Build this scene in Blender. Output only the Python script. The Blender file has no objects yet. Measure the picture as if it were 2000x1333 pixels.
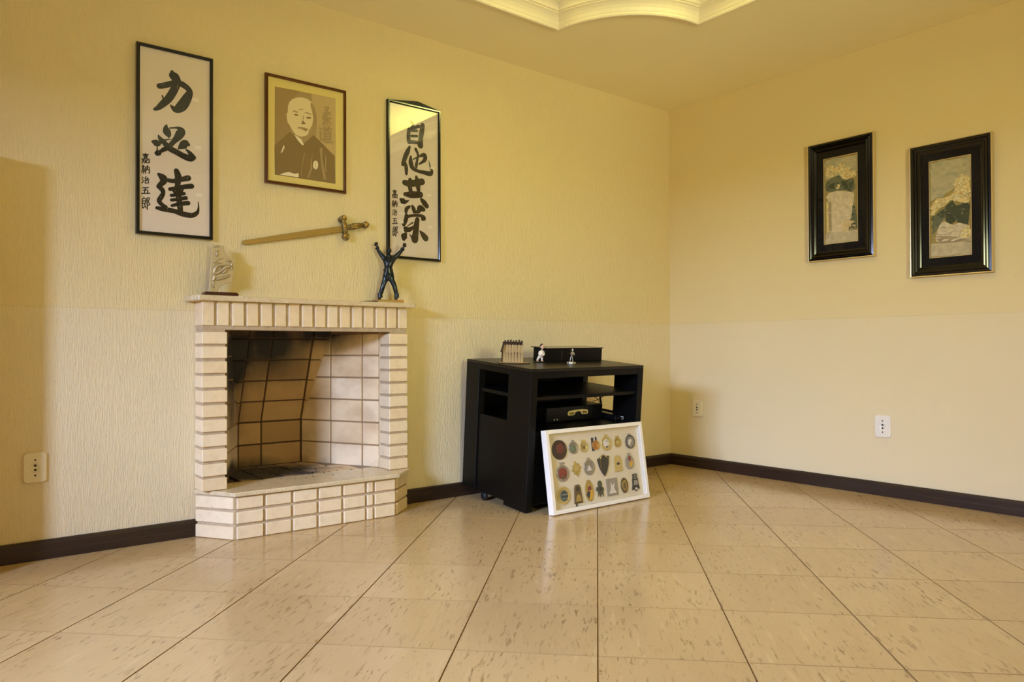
import bpy, bmesh, math, random
from mathutils import Vector, Matrix

C = bpy.context.scene.collection
SC = bpy.context.scene
R = math.radians
rnd = random.Random(7)

# ------------------------------------------------------------------ camera
def camera():
    cd = bpy.data.cameras.new('camera')
    cam = bpy.data.objects.new('camera', cd)
    C.objects.link(cam)
    yaw, pitch, roll = R(38.492), R(0.61), R(-0.17)
    f = Vector((math.sin(yaw) * math.cos(pitch), math.cos(yaw) * math.cos(pitch), math.sin(pitch)))
    r0 = Vector((math.cos(yaw), -math.sin(yaw), 0))
    u0 = r0.cross(f)
    r = math.cos(roll) * r0 + math.sin(roll) * u0
    u = -math.sin(roll) * r0 + math.cos(roll) * u0
    m = Matrix((r, u, -f)).transposed().to_4x4()
    m.translation = (-4.311, -3.549, 0.847)
    cam.matrix_world = m
    cd.sensor_width = 36.0
    cd.lens = 1446.45 / 2000 * 36.0
    cd.clip_start = 0.05
    cd.clip_end = 60
    SC.camera = cam
camera()

# ------------------------------------------------------------------ world, lights, exposure
w = bpy.data.worlds.new('world')
SC.world = w
w.use_nodes = True
w.node_tree.nodes['Background'].inputs[0].default_value = (0.55, 0.7, 1.0, 1)
w.node_tree.nodes['Background'].inputs[1].default_value = 0.3
SC.view_settings.view_transform = 'Standard'
SC.view_settings.look = 'None'
SC.view_settings.exposure = 0.04
SC.view_settings.gamma = 1.0
SC.view_settings.use_curve_mapping = False
SC.cycles.use_denoising = True
SC.cycles.max_bounces = 10
SC.cycles.diffuse_bounces = 8
SC.cycles.sample_clamp_indirect = 6.0
SC.cycles.caustics_reflective = False
SC.cycles.caustics_refractive = False

def area(name, loc, direction, sx, sy, power, col, spread=180, up=(0, 0, 1)):
    l = bpy.data.lights.new(name, 'AREA')
    l.shape = 'RECTANGLE'
    l.size, l.size_y = sx, sy
    l.energy = power
    l.color = col
    l.spread = R(spread)
    o = bpy.data.objects.new(name, l)
    C.objects.link(o)
    d = Vector(direction).normalized()
    z = -d
    x = Vector(up).cross(z)
    if x.length < 1e-4:
        x = Vector((1, 0, 0))
    x.normalize()
    y = z.cross(x)
    m = Matrix((x, y, z)).transposed().to_4x4()
    m.translation = loc
    o.matrix_world = m
    return o

DAY = (0.81, 1.02, 1.60)
WARM = (0.82, 0.88, 0.34)
DAY_W, WARM_W = 680, 62
# bright hazy sky beyond the tall window in the left wall, seen from the room under the window head
area('daylight', (-8.8, -3.15, 2.5), (0.93, 0.34, -0.16), 2.2, 1.2, DAY_W, DAY, 180)
# warm lamps hidden in the trough of the ceiling tray, shining up at the slab above
area('cove_lamp', (-1.95, -0.42, 2.66), (0, 0, 1), 1.6, 0.05, WARM_W * .55, WARM)
area('cove_lamp', (-0.92, -1.6, 2.66), (0, 0, 1), 0.05, 1.3, WARM_W * 1.7, WARM)

# added warm fill for the far corner, sent through an unseen opening behind the camera
area('fill_light', (-3.3, -5.6, 1.55), (2.6, 5.3, 0.95), 0.85, 0.9, 12, (1.94, 2.0, 1.12), 80)

# ------------------------------------------------------------------ materials
def lin(c):
    return tuple(((v / 255) / 12.92 if v / 255 <= 0.04045 else ((v / 255 + 0.055) / 1.055) ** 2.4) for v in c) + (1,)

def pmat(name, col, rough=0.6, metal=0.0, spec=0.5, coat=0.0):
    m = bpy.data.materials.new(name)
    m.use_nodes = True
    b = m.node_tree.nodes['Principled BSDF']
    b.inputs['Base Color'].default_value = lin(col) if max(col) > 1.001 else tuple(col) + (1,)
    b.inputs['Roughness'].default_value = rough
    b.inputs['Metallic'].default_value = metal
    b.inputs['Specular IOR Level'].default_value = spec
    b.inputs['Coat Weight'].default_value = coat
    b.inputs['Coat Roughness'].default_value = 0.05
    return m

class NT:
    """small helper to wire a procedural material"""
    def __init__(s, m):
        s.t = m.node_tree
        s.b = s.t.nodes['Principled BSDF']
    def n(s, kind, **kw):
        nd = s.t.nodes.new(kind)
        for k, v in kw.items():
            if k.startswith('i_'):
                nd.inputs[k[2:].replace('_', ' ')].default_value = v
            else:
                setattr(nd, k, v)
        return nd
    def l(s, a, b):
        s.t.links.new(a, b)
    def coords(s, kind='Object', scale=(1, 1, 1), rand=False, rot=(0, 0, 0)):
        if kind == 'World':
            src = s.n('ShaderNodeNewGeometry').outputs['Position']
        else:
            src = s.n('ShaderNodeTexCoord').outputs[kind]
        if rand:
            oi = s.n('ShaderNodeObjectInfo')
            mu = s.n('ShaderNodeVectorMath', operation='SCALE')
            cmb = s.n('ShaderNodeCombineXYZ', i_X=13.7, i_Y=7.9, i_Z=5.3)
            s.l(cmb.outputs[0], mu.inputs[0]); s.l(oi.outputs['Random'], mu.inputs['Scale'])
            ad = s.n('ShaderNodeVectorMath', operation='ADD')
            s.l(src, ad.inputs[0]); s.l(mu.outputs[0], ad.inputs[1])
            src = ad.outputs[0]
        mp = s.n('ShaderNodeMapping')
        mp.inputs['Scale'].default_value = scale
        mp.inputs['Rotation'].default_value = rot
        s.l(src, mp.inputs['Vector'])
        return mp.outputs[0]
    def noise(s, vec, scale, detail=3, rough=0.5, dist=0.0):
        nd = s.n('ShaderNodeTexNoise')
        nd.inputs['Scale'].default_value = scale
        nd.inputs['Detail'].default_value = detail
        nd.inputs['Roughness'].default_value = rough
        nd.inputs['Distortion'].default_value = dist
        s.l(vec, nd.inputs['Vector'])
        return nd.outputs['Fac']
    def ramp(s, fac, stops):
        nd = s.n('ShaderNodeValToRGB')
        e = nd.color_ramp.elements
        while len(e) < len(stops):
            e.new(0.5)
        for k, (p, c) in enumerate(stops):
            e[k].position = p
            e[k].color = c if len(c) == 4 else tuple(c) + (1,)
        s.l(fac, nd.inputs[0])
        return nd.outputs[0]
    def mix(s, fac, a, b, mode='MIX'):
        nd = s.n('ShaderNodeMix', data_type='RGBA', blend_type=mode)
        for sock, v in ((nd.inputs[0], fac), (nd.inputs[6], a), (nd.inputs[7], b)):
            if hasattr(v, 'links'):
                s.l(v, sock)
            else:
                sock.default_value = v
        return nd.outputs[2]
    def math(s, op, a, b=0.0):
        nd = s.n('ShaderNodeMath', operation=op)
        for sock, v in ((nd.inputs[0], a), (nd.inputs[1], b)):
            if hasattr(v, 'links'):
                s.l(v, sock)
            else:
                sock.default_value = v
        return nd.outputs[0]
    def bump(s, h, strength, dist=0.01, normal=None):
        nd = s.n('ShaderNodeBump')
        nd.inputs['Strength'].default_value = strength
        nd.inputs['Distance'].default_value = dist
        s.l(h, nd.inputs['Height'])
        if normal is not None:
            s.l(normal, nd.inputs['Normal'])
        s.l(nd.outputs[0], s.b.inputs['Normal'])
        return nd.outputs[0]
    def col(s, c):
        s.l(c, s.b.inputs['Base Color'])
    def rough(s, c):
        s.l(c, s.b.inputs['Roughness'])

BW = lambda v: (v, v, v, 1)

def wall_paint(name, upper, lower, strength, sx):
    """scratched plaster, paler up to about a metre above the floor"""
    m = pmat(name, upper, 0.55, spec=0.3)
    t = NT(m)
    pos = t.coords('World')
    sep = t.n('ShaderNodeSeparateXYZ'); t.l(pos, sep.inputs[0])
    big = t.noise(t.coords('World', (1.1, 1.1, 1.1)), 1.3, 4)
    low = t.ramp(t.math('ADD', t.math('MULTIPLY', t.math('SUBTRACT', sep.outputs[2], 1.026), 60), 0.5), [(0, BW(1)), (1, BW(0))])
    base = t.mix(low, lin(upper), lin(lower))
    base = t.mix(t.math('MULTIPLY', big, 0.16), base, (0.55, 0.43, 0.2, 1))
    grain = t.noise(t.coords('World', (sx, sx, sx * 0.13)), 1.0, 5, 0.62, 0.7)
    line = t.math('SUBTRACT', 1.0, t.math('MINIMUM', t.math('MULTIPLY', t.math('ABSOLUTE', t.math('SUBTRACT', sep.outputs[2], 1.026)), 260), 1.0))
    brk = t.math('MULTIPLY', line, t.noise(t.coords('World', (3, 3, 3)), 1.0, 2))
    base = t.mix(t.math('MULTIPLY', brk, 0.35), base, (0.42, 0.3, 0.12, 1))
    spots = t.ramp(t.noise(t.coords('World', (40, 40, 40)), 1.0, 2), [(0.72, BW(0)), (0.78, BW(1))])
    base = t.mix(t.math('MULTIPLY', spots, 0.18), base, (0.35, 0.25, 0.1, 1))
    t.col(base)
    t.bump(grain, strength, 0.012)
    return m

M = {}
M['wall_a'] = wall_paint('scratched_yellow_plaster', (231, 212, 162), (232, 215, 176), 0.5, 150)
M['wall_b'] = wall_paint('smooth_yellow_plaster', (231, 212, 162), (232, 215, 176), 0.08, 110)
M['ceiling'] = pmat('ceiling_plaster', (236, 222, 190), 0.8, spec=0.2)
t = NT(M['ceiling'])
t.col(t.mix(t.noise(t.coords('World', (1, 1, 1)), 0.9, 4), lin((246, 234, 192)), lin((250, 240, 206))))
M['molding'] = pmat('gypsum_molding', (244, 232, 204), 0.45)
M['slab'] = pmat('slab_paint', (248, 240, 220), 0.8, spec=0.1)

def travertine():
    m = pmat('travertine_tile', (214, 184, 132), 0.16, spec=0.5)
    t = NT(m)
    v = t.coords('Object', (1, 1, 1), rand=True)
    vs = t.coords('Object', (85, 15, 40), rand=True)
    vl = t.coords('Object', (9, 1.6, 5), rand=True)
    oi = t.n('ShaderNodeObjectInfo')
    base = t.mix(t.noise(vl, 1.0, 4, 0.6), lin((188, 158, 110)), lin((208, 181, 134)))
    base = t.mix(t.math('MULTIPLY', oi.outputs['Random'], 0.35), base, lin((176, 146, 100)))
    n1 = t.noise(vs, 1.0, 4, 0.55, 0.6)
    patch = t.ramp(t.noise(t.coords('Object', (5, 2.2, 4), rand=True), 1.0, 2), [(0.38, BW(0.0)), (0.62, BW(1))])
    pits = t.ramp(n1, [(0.575, BW(0)), (0.65, BW(1))])
    f = t.math('MULTIPLY', pits, t.math('ADD', t.math('MULTIPLY', patch, 0.5), 0.18))
    base = t.mix(f, base, lin((128, 98, 56)))
    pale = t.ramp(t.noise(t.coords('Object', (40, 5, 20), rand=True), 1.0, 3), [(0.62, BW(0)), (0.72, BW(1))])
    base = t.mix(t.math('MULTIPLY', pale, 0.16), base, lin((232, 210, 168)))
    t.col(base)
    t.rough(t.ramp(t.noise(v, 9.0, 3), [(0.3, BW(0.13)), (0.8, BW(0.24))]))
    t.bump(t.math('MULTIPLY', pits, -1.0), 0.08, 0.002)
    return m
M['tile'] = travertine()
M['grout'] = pmat('floor_grout', (150, 116, 68), 0.9)

def brick_mat(name, c1, c2, stain=0.25):
    m = pmat(name, c1, 0.5, spec=0.4)
    t = NT(m)
    oi = t.n('ShaderNodeObjectInfo')
    base = t.mix(oi.outputs['Random'], lin(c1), lin(c2))
    n = t.noise(t.coords('Object', (1, 1, 1), rand=True), 22, 4, 0.6)
    base = t.mix(t.math('MULTIPLY', t.ramp(n, [(0.45, BW(0)), (0.75, BW(1))]), stain), base, lin((186, 156, 110)))
    chips = t.ramp(t.noise(t.coords('Object', (30, 60, 30), rand=True), 1.6, 3), [(0.72, BW(0)), (0.76, BW(1))])
    base = t.mix(t.math('MULTIPLY', chips, 0.5), base, lin((110, 90, 66)))
    t.col(base)
    t.bump(t.noise(t.coords('Object', (1, 1, 1), rand=True), 60, 4), 0.25, 0.004)
    return m
M['brick'] = brick_mat('cream_glazed_brick', (238, 218, 182), (232, 208, 168))
M['mortar'] = pmat('grey_mortar', (186, 166, 134), 0.95)
t = NT(M['mortar'])
t.col(t.mix(t.noise(t.coords('World', (1, 1, 1)), 40, 4), lin((168, 146, 114)), lin((202, 180, 148))))
t.bump(t.noise(t.coords('World', (1, 1, 1)), 160, 3), 0.4, 0.004)

def fire_brick(name, c1, c2):
    m = pmat(name, c1, 0.8)
    t = NT(m)
    oi = t.n('ShaderNodeObjectInfo')
    base = t.mix(oi.outputs['Random'], lin(c1), lin(c2))
    scorch = t.ramp(t.noise(t.coords('World', (5, 5, 8)), 1.0, 4), [(0.45, BW(0)), (0.7, BW(1))])
    base = t.mix(t.math('MULTIPLY', scorch, 0.42), base, lin((166, 122, 80)))
    # soot where the flames went up the leaning back wall
    pos = t.coords('World')
    def blob(c, r, p0, p1):
        sub = t.n('ShaderNodeVectorMath', operation='SUBTRACT'); t.l(pos, sub.inputs[0]); sub.inputs[1].default_value = c
        div = t.n('ShaderNodeVectorMath', operation='DIVIDE'); t.l(sub.outputs[0], div.inputs[0]); div.inputs[1].default_value = r
        ln = t.n('ShaderNodeVectorMath', operation='LENGTH'); t.l(div.outputs[0], ln.inputs[0])
        nz = t.math('ADD', ln.outputs['Value'], t.math('MULTIPLY', t.math('SUBTRACT', t.noise(t.coords('World', (7, 7, 4)), 1.0, 5), 0.5), 0.7))
        return t.ramp(nz, [(p0, BW(1)), (p1, BW(0))])
    s = blob((-2.88, 0.30, 0.90), (0.36, 0.5, 0.32), 0.25, 1.15)
    s2 = blob((-2.55, 0.30, 0.97), (0.22, 0.35, 0.15), 0.1, 1.2)
    s3 = blob((-3.08, 0.30, 0.62), (0.16, 0.5, 0.42), 0.2, 1.2)
    s4 = blob((-2.96, 0.26, 0.20), (0.46, 0.34, 0.10), 0.5, 1.1)
    tot = t.math('MINIMUM', t.math('ADD', t.math('ADD', s, s4), t.math('ADD', s2, t.math('MULTIPLY', s3, 0.8))), 1.0)
    base = t.mix(t.math('MULTIPLY', tot, 0.96), base, (0.006, 0.006, 0.007, 1))
    t.col(base)
    t.bump(t.noise(t.coords('World', (1, 1, 1)), 90, 4), 0.3, 0.004)
    return m
M['fire_brick'] = fire_brick('fire_brick', (240, 218, 184), (226, 196, 152))
M['fire_brick_back'] = fire_brick('shaded_fire_brick', (194, 158, 104), (168, 132, 82))  # browner copy for the back wall, its shade put into the colour
M['fire_mortar_back'] = pmat('dark_mortar', (84, 60, 38), 0.95)  # darker joints for the back wall
M['fire_mortar'] = pmat('sooty_mortar', (150, 122, 90), 0.95)
M['ember'] = pmat('charcoal', (22, 20, 19), 0.9)

def granite():
    m = pmat('cream_granite', (214, 194, 156), 0.25)
    t = NT(m)
    v = t.coords('World', (1, 1, 1))
    base = t.mix(t.noise(v, 26, 4), lin((196, 172, 128)), lin((226, 210, 176)))
    sp = t.ramp(t.noise(v, 210, 3, 0.7), [(0.60, BW(0)), (0.68, BW(0.75))])
    base = t.mix(sp, base, lin((96, 76, 58)))
    sp2 = t.ramp(t.noise(v, 130, 2), [(0.64, BW(0)), (0.7, BW(1))])
    base = t.mix(sp2, base, lin((236, 226, 206)))
    t.col(base)
    return m
M['granite'] = granite()

def wood(name, c1, c2, rough=0.35, axis=(2, 40, 40), spec=0.5):
    m = pmat(name, c1, rough)
    t = NT(m)
    t.col(t.mix(t.noise(t.coords('Object', axis), 1.0, 5, 0.6, 0.8), lin(c1), lin(c2)))
    t.b.inputs['Specular IOR Level'].default_value = spec
    return m
M['baseboard'] = wood('dark_baseboard_wood', (34, 22, 17), (56, 37, 26), 0.36)
M['baseboard_b'] = wood('dark_baseboard_wood_side', (34, 22, 17), (56, 37, 26), 0.36, (40, 2, 40))
M['cabinet'] = wood('black_brown_laminate', (4, 3, 3), (8, 6, 5), 0.45, (3, 3, 60), 0.22)
M['cabinet_top'] = wood('black_brown_top', (14, 11, 8), (20, 15, 11), 0.34, (3, 60, 60), 0.4)
M['black'] = pmat('black_plastic', (5, 5, 6), 0.35)
M['black_matte'] = pmat('black_rubber', (12, 12, 12), 0.6)
M['black_gloss'] = pmat('black_lacquer', (4, 4, 6), 0.14, spec=0.6)
M['mat_black'] = pmat('black_mount', (4, 4, 7), 0.7, spec=0.2)
M['white_frame'] = pmat('white_lacquer', (240, 232, 220), 0.28)
M['white_plate'] = pmat('white_plastic', (240, 232, 218), 0.3)
M['cream_plate'] = pmat('aged_cream_plastic', (232, 218, 184), 0.35)
M['hole'] = pmat('socket_hole', (30, 24, 18), 0.8)
M['paper'] = pmat('rice_paper', (236, 221, 204), 0.8, spec=0.2)
M['ink'] = pmat('black_ink', (16, 18, 18), 0.6, spec=0.3)
t = NT(M['ink'])
t.col(t.mix(t.math('MULTIPLY', t.ramp(t.noise(t.coords('Object', (170, 10, 38), rot=(0, R(35), 0)), 1.0, 4, 0.6), [(0.62, BW(0)), (0.70, BW(1))]), 0.55), lin((9, 11, 11)), lin((190, 174, 150))))
M['tape'] = pmat('white_tape', (246, 236, 220), 0.6)
M['linen'] = pmat('linen_backing', (228, 214, 190), 0.85, spec=0.1)
M['mount_yellow'] = pmat('pale_mount_board', (226, 206, 128), 0.8, spec=0.2)
M['gilt'] = pmat('gilt_edge', (214, 192, 140), 0.3, metal=0.35)
M['bronze_frame'] = pmat('bronze_frame', (112, 74, 40), 0.28, metal=0.55)
M['brass'] = pmat('old_brass', (170, 138, 70), 0.38, metal=0.85)
M['brass_base'] = pmat('brass_base', (168, 124, 56), 0.4, metal=0.5)
M['blade'] = pmat('gold_blade', (168, 138, 72), 0.4, metal=0.45)
M['hilt'] = pmat('antique_brass', (150, 130, 84), 0.45, metal=0.7)
t = NT(M['hilt'])
t.col(t.mix(t.ramp(t.noise(t.coords('Object', (1, 1, 1)), 90, 3), [(0.4, BW(0)), (0.65, BW(1))]), lin((92, 74, 40)), lin((186, 166, 116))))
M['pewter'] = pmat('champagne_pewter', (190, 172, 138), 0.42, metal=0.55)
M['bronze_dark'] = pmat('black_patina', (30, 38, 42), 0.26, metal=0.55, spec=0.7)
M['skin_dark'] = pmat('brown_patina', (58, 42, 32), 0.4, metal=0.2)
M['silver'] = pmat('silver_metal', (206, 204, 200), 0.2, metal=0.95)
M['silver_dark'] = pmat('dark_silver', (70, 64, 58), 0.3, metal=0.8)
M['mahogany'] = wood('mahogany', (58, 26, 16), (84, 38, 22), 0.25, (6, 60, 60))
M['skin'] = pmat('painted_skin', (226, 184, 150), 0.5)
M['hair'] = pmat('painted_hair', (74, 50, 30), 0.6)
M['gi'] = pmat('painted_white_suit', (236, 226, 212), 0.5)
M['belt_red'] = pmat('painted_red_belt', (150, 70, 62), 0.5)
M['burnt_wood'] = pmat('burnt_edge_wood', (58, 36, 18), 0.7)
M['light_wood'] = pmat('thin_plywood', (196, 168, 122), 0.65)
t = NT(M['light_wood'])
t.col(t.mix(t.noise(t.coords('Object', (260, 260, 22)), 1.0, 4), lin((140, 108, 66)), lin((206, 180, 134))))
M['gold_card'] = pmat('cream_gold_badge', (252, 228, 150), 0.3)
M['led'] = pmat('grey_button', (190, 190, 190), 0.4)

def glass(name='picture_glass', f0=0.035):
    """clear pane: transparent, with a mirror part that grows towards grazing view"""
    m = bpy.data.materials.new(name)
    m.use_nodes = True
    nt = m.node_tree
    nt.nodes.remove(nt.nodes['Principled BSDF'])
    out = nt.nodes['Material Output']
    tr = nt.nodes.new('ShaderNodeBsdfTransparent')
    gl = nt.nodes.new('ShaderNodeBsdfGlossy')
    gl.inputs['Roughness'].default_value = 0.015
    ge = nt.nodes.new('ShaderNodeNewGeometry')
    dt = nt.nodes.new('ShaderNodeVectorMath'); dt.operation = 'DOT_PRODUCT'
    nt.links.new(ge.outputs['Incoming'], dt.inputs[0]); nt.links.new(ge.outputs['Normal'], dt.inputs[1])
    def mt(op, x, y):
        n = nt.nodes.new('ShaderNodeMath'); n.operation = op
        for k, v in enumerate((x, y)):
            if hasattr(v, 'links'): nt.links.new(v, n.inputs[k])
            elif v is not None: n.inputs[k].default_value = v
        return n.outputs[0]
    c = mt('ABSOLUTE', dt.outputs['Value'], None)
    f = mt('ADD', mt('MULTIPLY', mt('POWER', mt('SUBTRACT', 1.0, c), 5.0), 1.0 - f0), f0)
    mx = nt.nodes.new('ShaderNodeMixShader')
    nt.links.new(f, mx.inputs[0])
    nt.links.new(tr.outputs[0], mx.inputs[1])
    nt.links.new(gl.outputs[0], mx.inputs[2])
    nt.links.new(mx.outputs[0], out.inputs[0])
    return m
M['glass'] = glass()
M['glass_bright'] = glass('bright_picture_glass', 0.08)
M['glass_matt'] = glass('low_reflection_glass', 0.010)
SEPIA = {'light': (228, 210, 168), 'white': (238, 224, 190), 'pale': (194, 170, 122), 'mid': (172, 148, 104), 'dim': (164, 138, 94), 'dark': (140, 117, 76)}
FLOWER = {'ground': (166, 148, 92), 'sky': (192, 182, 146), 'skymid': (180, 174, 142), 'leaf': (118, 120, 92), 'leafmid': (102, 106, 80), 'leafdark': (82, 88, 68), 'petal': (228, 204, 142), 'petal2': (242, 222, 170), 'petalwarm': (212, 178, 116), 'vasemid': (224, 210, 178),
          'vase': (216, 200, 166), 'vasedark': (172, 154, 120), 'roll': (216, 192, 142), 'table': (198, 184, 152)}
for k, v in SEPIA.items():
    M['sepia_' + k] = pmat('sepia_' + k, v, 0.8, spec=0.1)
for k, v in FLOWER.items():
    mm = pmat('painted_' + k, v, 0.8, spec=0.1)
    t = NT(mm)
    t.col(t.mix(t.noise(t.coords('Object', (1, 1, 1)), 45, 4), lin(tuple(x * 0.82 for x in v)), lin(tuple(min(255, x * 1.12) for x in v))))
    M['painted_' + k] = mm

# ------------------------------------------------------------------ mesh helpers
class MB:
    """collects geometry, links it as ONE mesh object"""
    def __init__(s):
        s.bm = bmesh.new()
        s.mi = 0
    def face(s, pts):
        vs = [s.bm.verts.new(p) for p in pts]
        f = s.bm.faces.new(vs)
        f.material_index = s.mi
        return f
    def _take(s, bm2):
        me = bpy.data.meshes.new('tmp')
        for f in bm2.faces:
            f.material_index = s.mi
        bm2.to_mesh(me)
        bm2.free()
        s.bm.from_mesh(me)
        bpy.data.meshes.remove(me)
    def box(s, lo, hi, bev=0.0, seg=1, mat=None):
        b = bmesh.new()
        bmesh.ops.create_cube(b, size=1)
        sx, sy, sz = (hi[i] - lo[i] for i in range(3))
        for v in b.verts:
            v.co = Vector((lo[0] + (v.co.x + .5) * sx, lo[1] + (v.co.y + .5) * sy, lo[2] + (v.co.z + .5) * sz))
        if bev:
            bmesh.ops.bevel(b, geom=b.edges[:], offset=bev, segments=seg, affect='EDGES')
        if mat is not None:
            b.transform(mat)
        s._take(b)
    def prism(s, poly, y0, y1, axis='y', bev=0.0):
        """poly in (x,z) for axis y, (x,y) for axis z"""
        b = bmesh.new()
        P = (lambda a, c, d: (a, d, c)) if axis == 'y' else ((lambda a, c, d: (a, c, d)) if axis == 'z' else (lambda a, c, d: (d, a, c)))
        lo = [b.verts.new(P(a, c, y0)) for a, c in poly]
        hi = [b.verts.new(P(a, c, y1)) for a, c in poly]
        b.faces.new(lo)
        b.faces.new(hi[::-1])
        n = len(poly)
        for i in range(n):
            b.faces.new((lo[i], hi[i], hi[(i + 1) % n], lo[(i + 1) % n]))
        bmesh.ops.recalc_face_normals(b, faces=b.faces[:])
        if bev:
            bmesh.ops.bevel(b, geom=b.edges[:], offset=bev, segments=1, affect='EDGES')
        s._take(b)
    def tube(s, pts, rad, n=8, cap=True):
        pts = [Vector(p) for p in pts]
        rs = rad if isinstance(rad, (list, tuple)) else [rad] * len(pts)
        rings = []
        up = Vector((0, 0, 1))
        for i, p in enumerate(pts):
            d = (pts[min(i + 1, len(pts) - 1)] - pts[max(i - 1, 0)]).normalized()
            a = d.cross(up)
            if a.length < 1e-3:
                a = d.cross(Vector((0, 1, 0)))
            a.normalize()
            c = a.cross(d)
            rings.append([s.bm.verts.new(p + rs[i] * (math.cos(2 * math.pi * k / n) * a + math.sin(2 * math.pi * k / n) * c)) for k in range(n)])
        for i in range(len(rings) - 1):
            for k in range(n):
                f = s.bm.faces.new((rings[i][k], rings[i][(k + 1) % n], rings[i + 1][(k + 1) % n], rings[i + 1][k]))
                f.material_index = s.mi
                f.smooth = True
        if cap:
            for rg in (rings[0][::-1], rings[-1]):
                f = s.bm.faces.new(rg); f.material_index = s.mi
    def lathe(s, prof, n=24, mat=None, smooth=True, sy=1.0):
        """profile (r, z) turned about z"""
        b = bmesh.new()
        rings = []
        for r, z in prof:
            if r < 1e-6:
                rings.append([b.verts.new((0, 0, z))])
            else:
                rings.append([b.verts.new((r * math.cos(2 * math.pi * k / n), sy * r * math.sin(2 * math.pi * k / n), z)) for k in range(n)])
        for A, B in zip(rings, rings[1:]):
            for k in range(n):
                q = [A[k % len(A)], A[(k + 1) % len(A)], B[(k + 1) % len(B)], B[k % len(B)]]
                u = []
                for v in q:
                    if v not in u:
                        u.append(v)
                if len(u) > 2:
                    f = b.faces.new(u); f.smooth = smooth
        bmesh.ops.recalc_face_normals(b, faces=b.faces[:])
        if mat is not None:
            b.transform(mat)
        s._take(b)
    def ball(s, c, r, n=12, mat=None):
        b = bmesh.new()
        bmesh.ops.create_uvsphere(b, u_segments=n, v_segments=max(6, n * 2 // 3), radius=1)
        rr = r if isinstance(r, (tuple, list)) else (r, r, r)
        for v in b.verts:
            v.co = Vector((v.co.x * rr[0], v.co.y * rr[1], v.co.z * rr[2])) + Vector(c)
        for f in b.faces:
            f.smooth = True
        if mat is not None:
            b.transform(mat)
        s._take(b)
    def build(s, name, mats, parent=None, matrix=None):
        me = bpy.data.meshes.new(name)
        s.bm.to_mesh(me)
        s.bm.free()
        for m in (mats if isinstance(mats, (list, tuple)) else [mats]):
            me.materials.append(m)
        return link(name, me, parent, matrix)

def link(name, me, parent=None, matrix=None):
    o = bpy.data.objects.new(name, me)
    C.objects.link(o)
    if parent is not None:
        o.parent = parent
    if matrix is not None:
        o.matrix_local = matrix
    return o

def tag(o, label, cat, group=None):
    o['label'] = label
    o['category'] = cat
    if group:
        o['group'] = group
    return o

def thing(name, label, cat, matrix=None, group=None):
    o = bpy.data.objects.new(name, None)
    o.empty_display_size = 0.05
    C.objects.link(o)
    if matrix is not None:
        o.matrix_world = matrix if isinstance(matrix, Matrix) else Matrix.Translation(matrix)
    return tag(o, label, cat, group)

def structure(o):
    o['kind'] = 'structure'
    return o

def frame_loop(mb, w, h, prof, z0=0.0, x0=0.0):
    """mitred picture frame: profile points (inset, y) swept round a w x h rectangle in the x-z plane"""
    rings = []
    for d, y in prof:
        rings.append([mb.bm.verts.new(p) for p in ((x0 + d, y, z0 + d), (x0 + w - d, y, z0 + d), (x0 + w - d, y, z0 + h - d), (x0 + d, y, z0 + h - d))])
    for A, B in zip(rings, rings[1:]):
        for k in range(4):
            f = mb.bm.faces.new((A[k], A[(k + 1) % 4], B[(k + 1) % 4], B[k]))
            f.material_index = mb.mi

def catmull(pts, n=6):
    out = []
    P = [pts[0]] + list(pts) + [pts[-1]]
    for i in range(1, len(P) - 2):
        for k in range(n):
            u = k / n
            out.append(tuple(0.5 * (2 * P[i][j] + (P[i + 1][j] - P[i - 1][j]) * u + (2 * P[i - 1][j] - 5 * P[i][j] + 4 * P[i + 1][j] - P[i + 2][j]) * u * u
                                    + (3 * P[i][j] - P[i - 1][j] - 3 * P[i + 1][j] + P[i + 2][j]) * u ** 3) for j in range(len(pts[0]))))
    out.append(tuple(pts[-1]))
    return out

def brush(mb, stroke, y, thick=0.0, n=6, seg=7):
    """one brush stroke (x, z, width in mm) as a flat ribbon with round ends, on the plane y"""
    P = catmull(stroke, n) if len(stroke) > 2 else [tuple(stroke[0][j] + (stroke[1][j] - stroke[0][j]) * k / 4 for j in range(3)) for k in range(5)]
    P = [(a / 1000, b / 1000, max(w, 0.4) * 1.04 / 2000) for a, b, w in P]
    L, Rr = [], []
    for i, (a, b, w) in enumerate(P):
        a0, b0, _ = P[max(i - 1, 0)]
        a1, b1, _ = P[min(i + 1, len(P) - 1)]
        d = math.hypot(a1 - a0, b1 - b0) or 1e-6
        nx, nz = -(b1 - b0) / d, (a1 - a0) / d
        L.append((a + nx * w, b + nz * w))
        Rr.append((a - nx * w, b - nz * w))
    yy = lambda k: y - thick * k
    for i in range(len(P) - 1):
        q = [(L[i][0], y, L[i][1]), (Rr[i][0], y, Rr[i][1]), (Rr[i + 1][0], y, Rr[i + 1][1]), (L[i + 1][0], y, L[i + 1][1])]
        mb.face(q)
    for (a, b, w), e in ((P[0], -1), (P[-1], 1)):
        if w > 0.0004:
            mb.face([(a + w * math.cos(2 * math.pi * k / 10), y + 0.00004 * e - 0.00005, b + w * math.sin(2 * math.pi * k / 10)) for k in range(10)])

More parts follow.
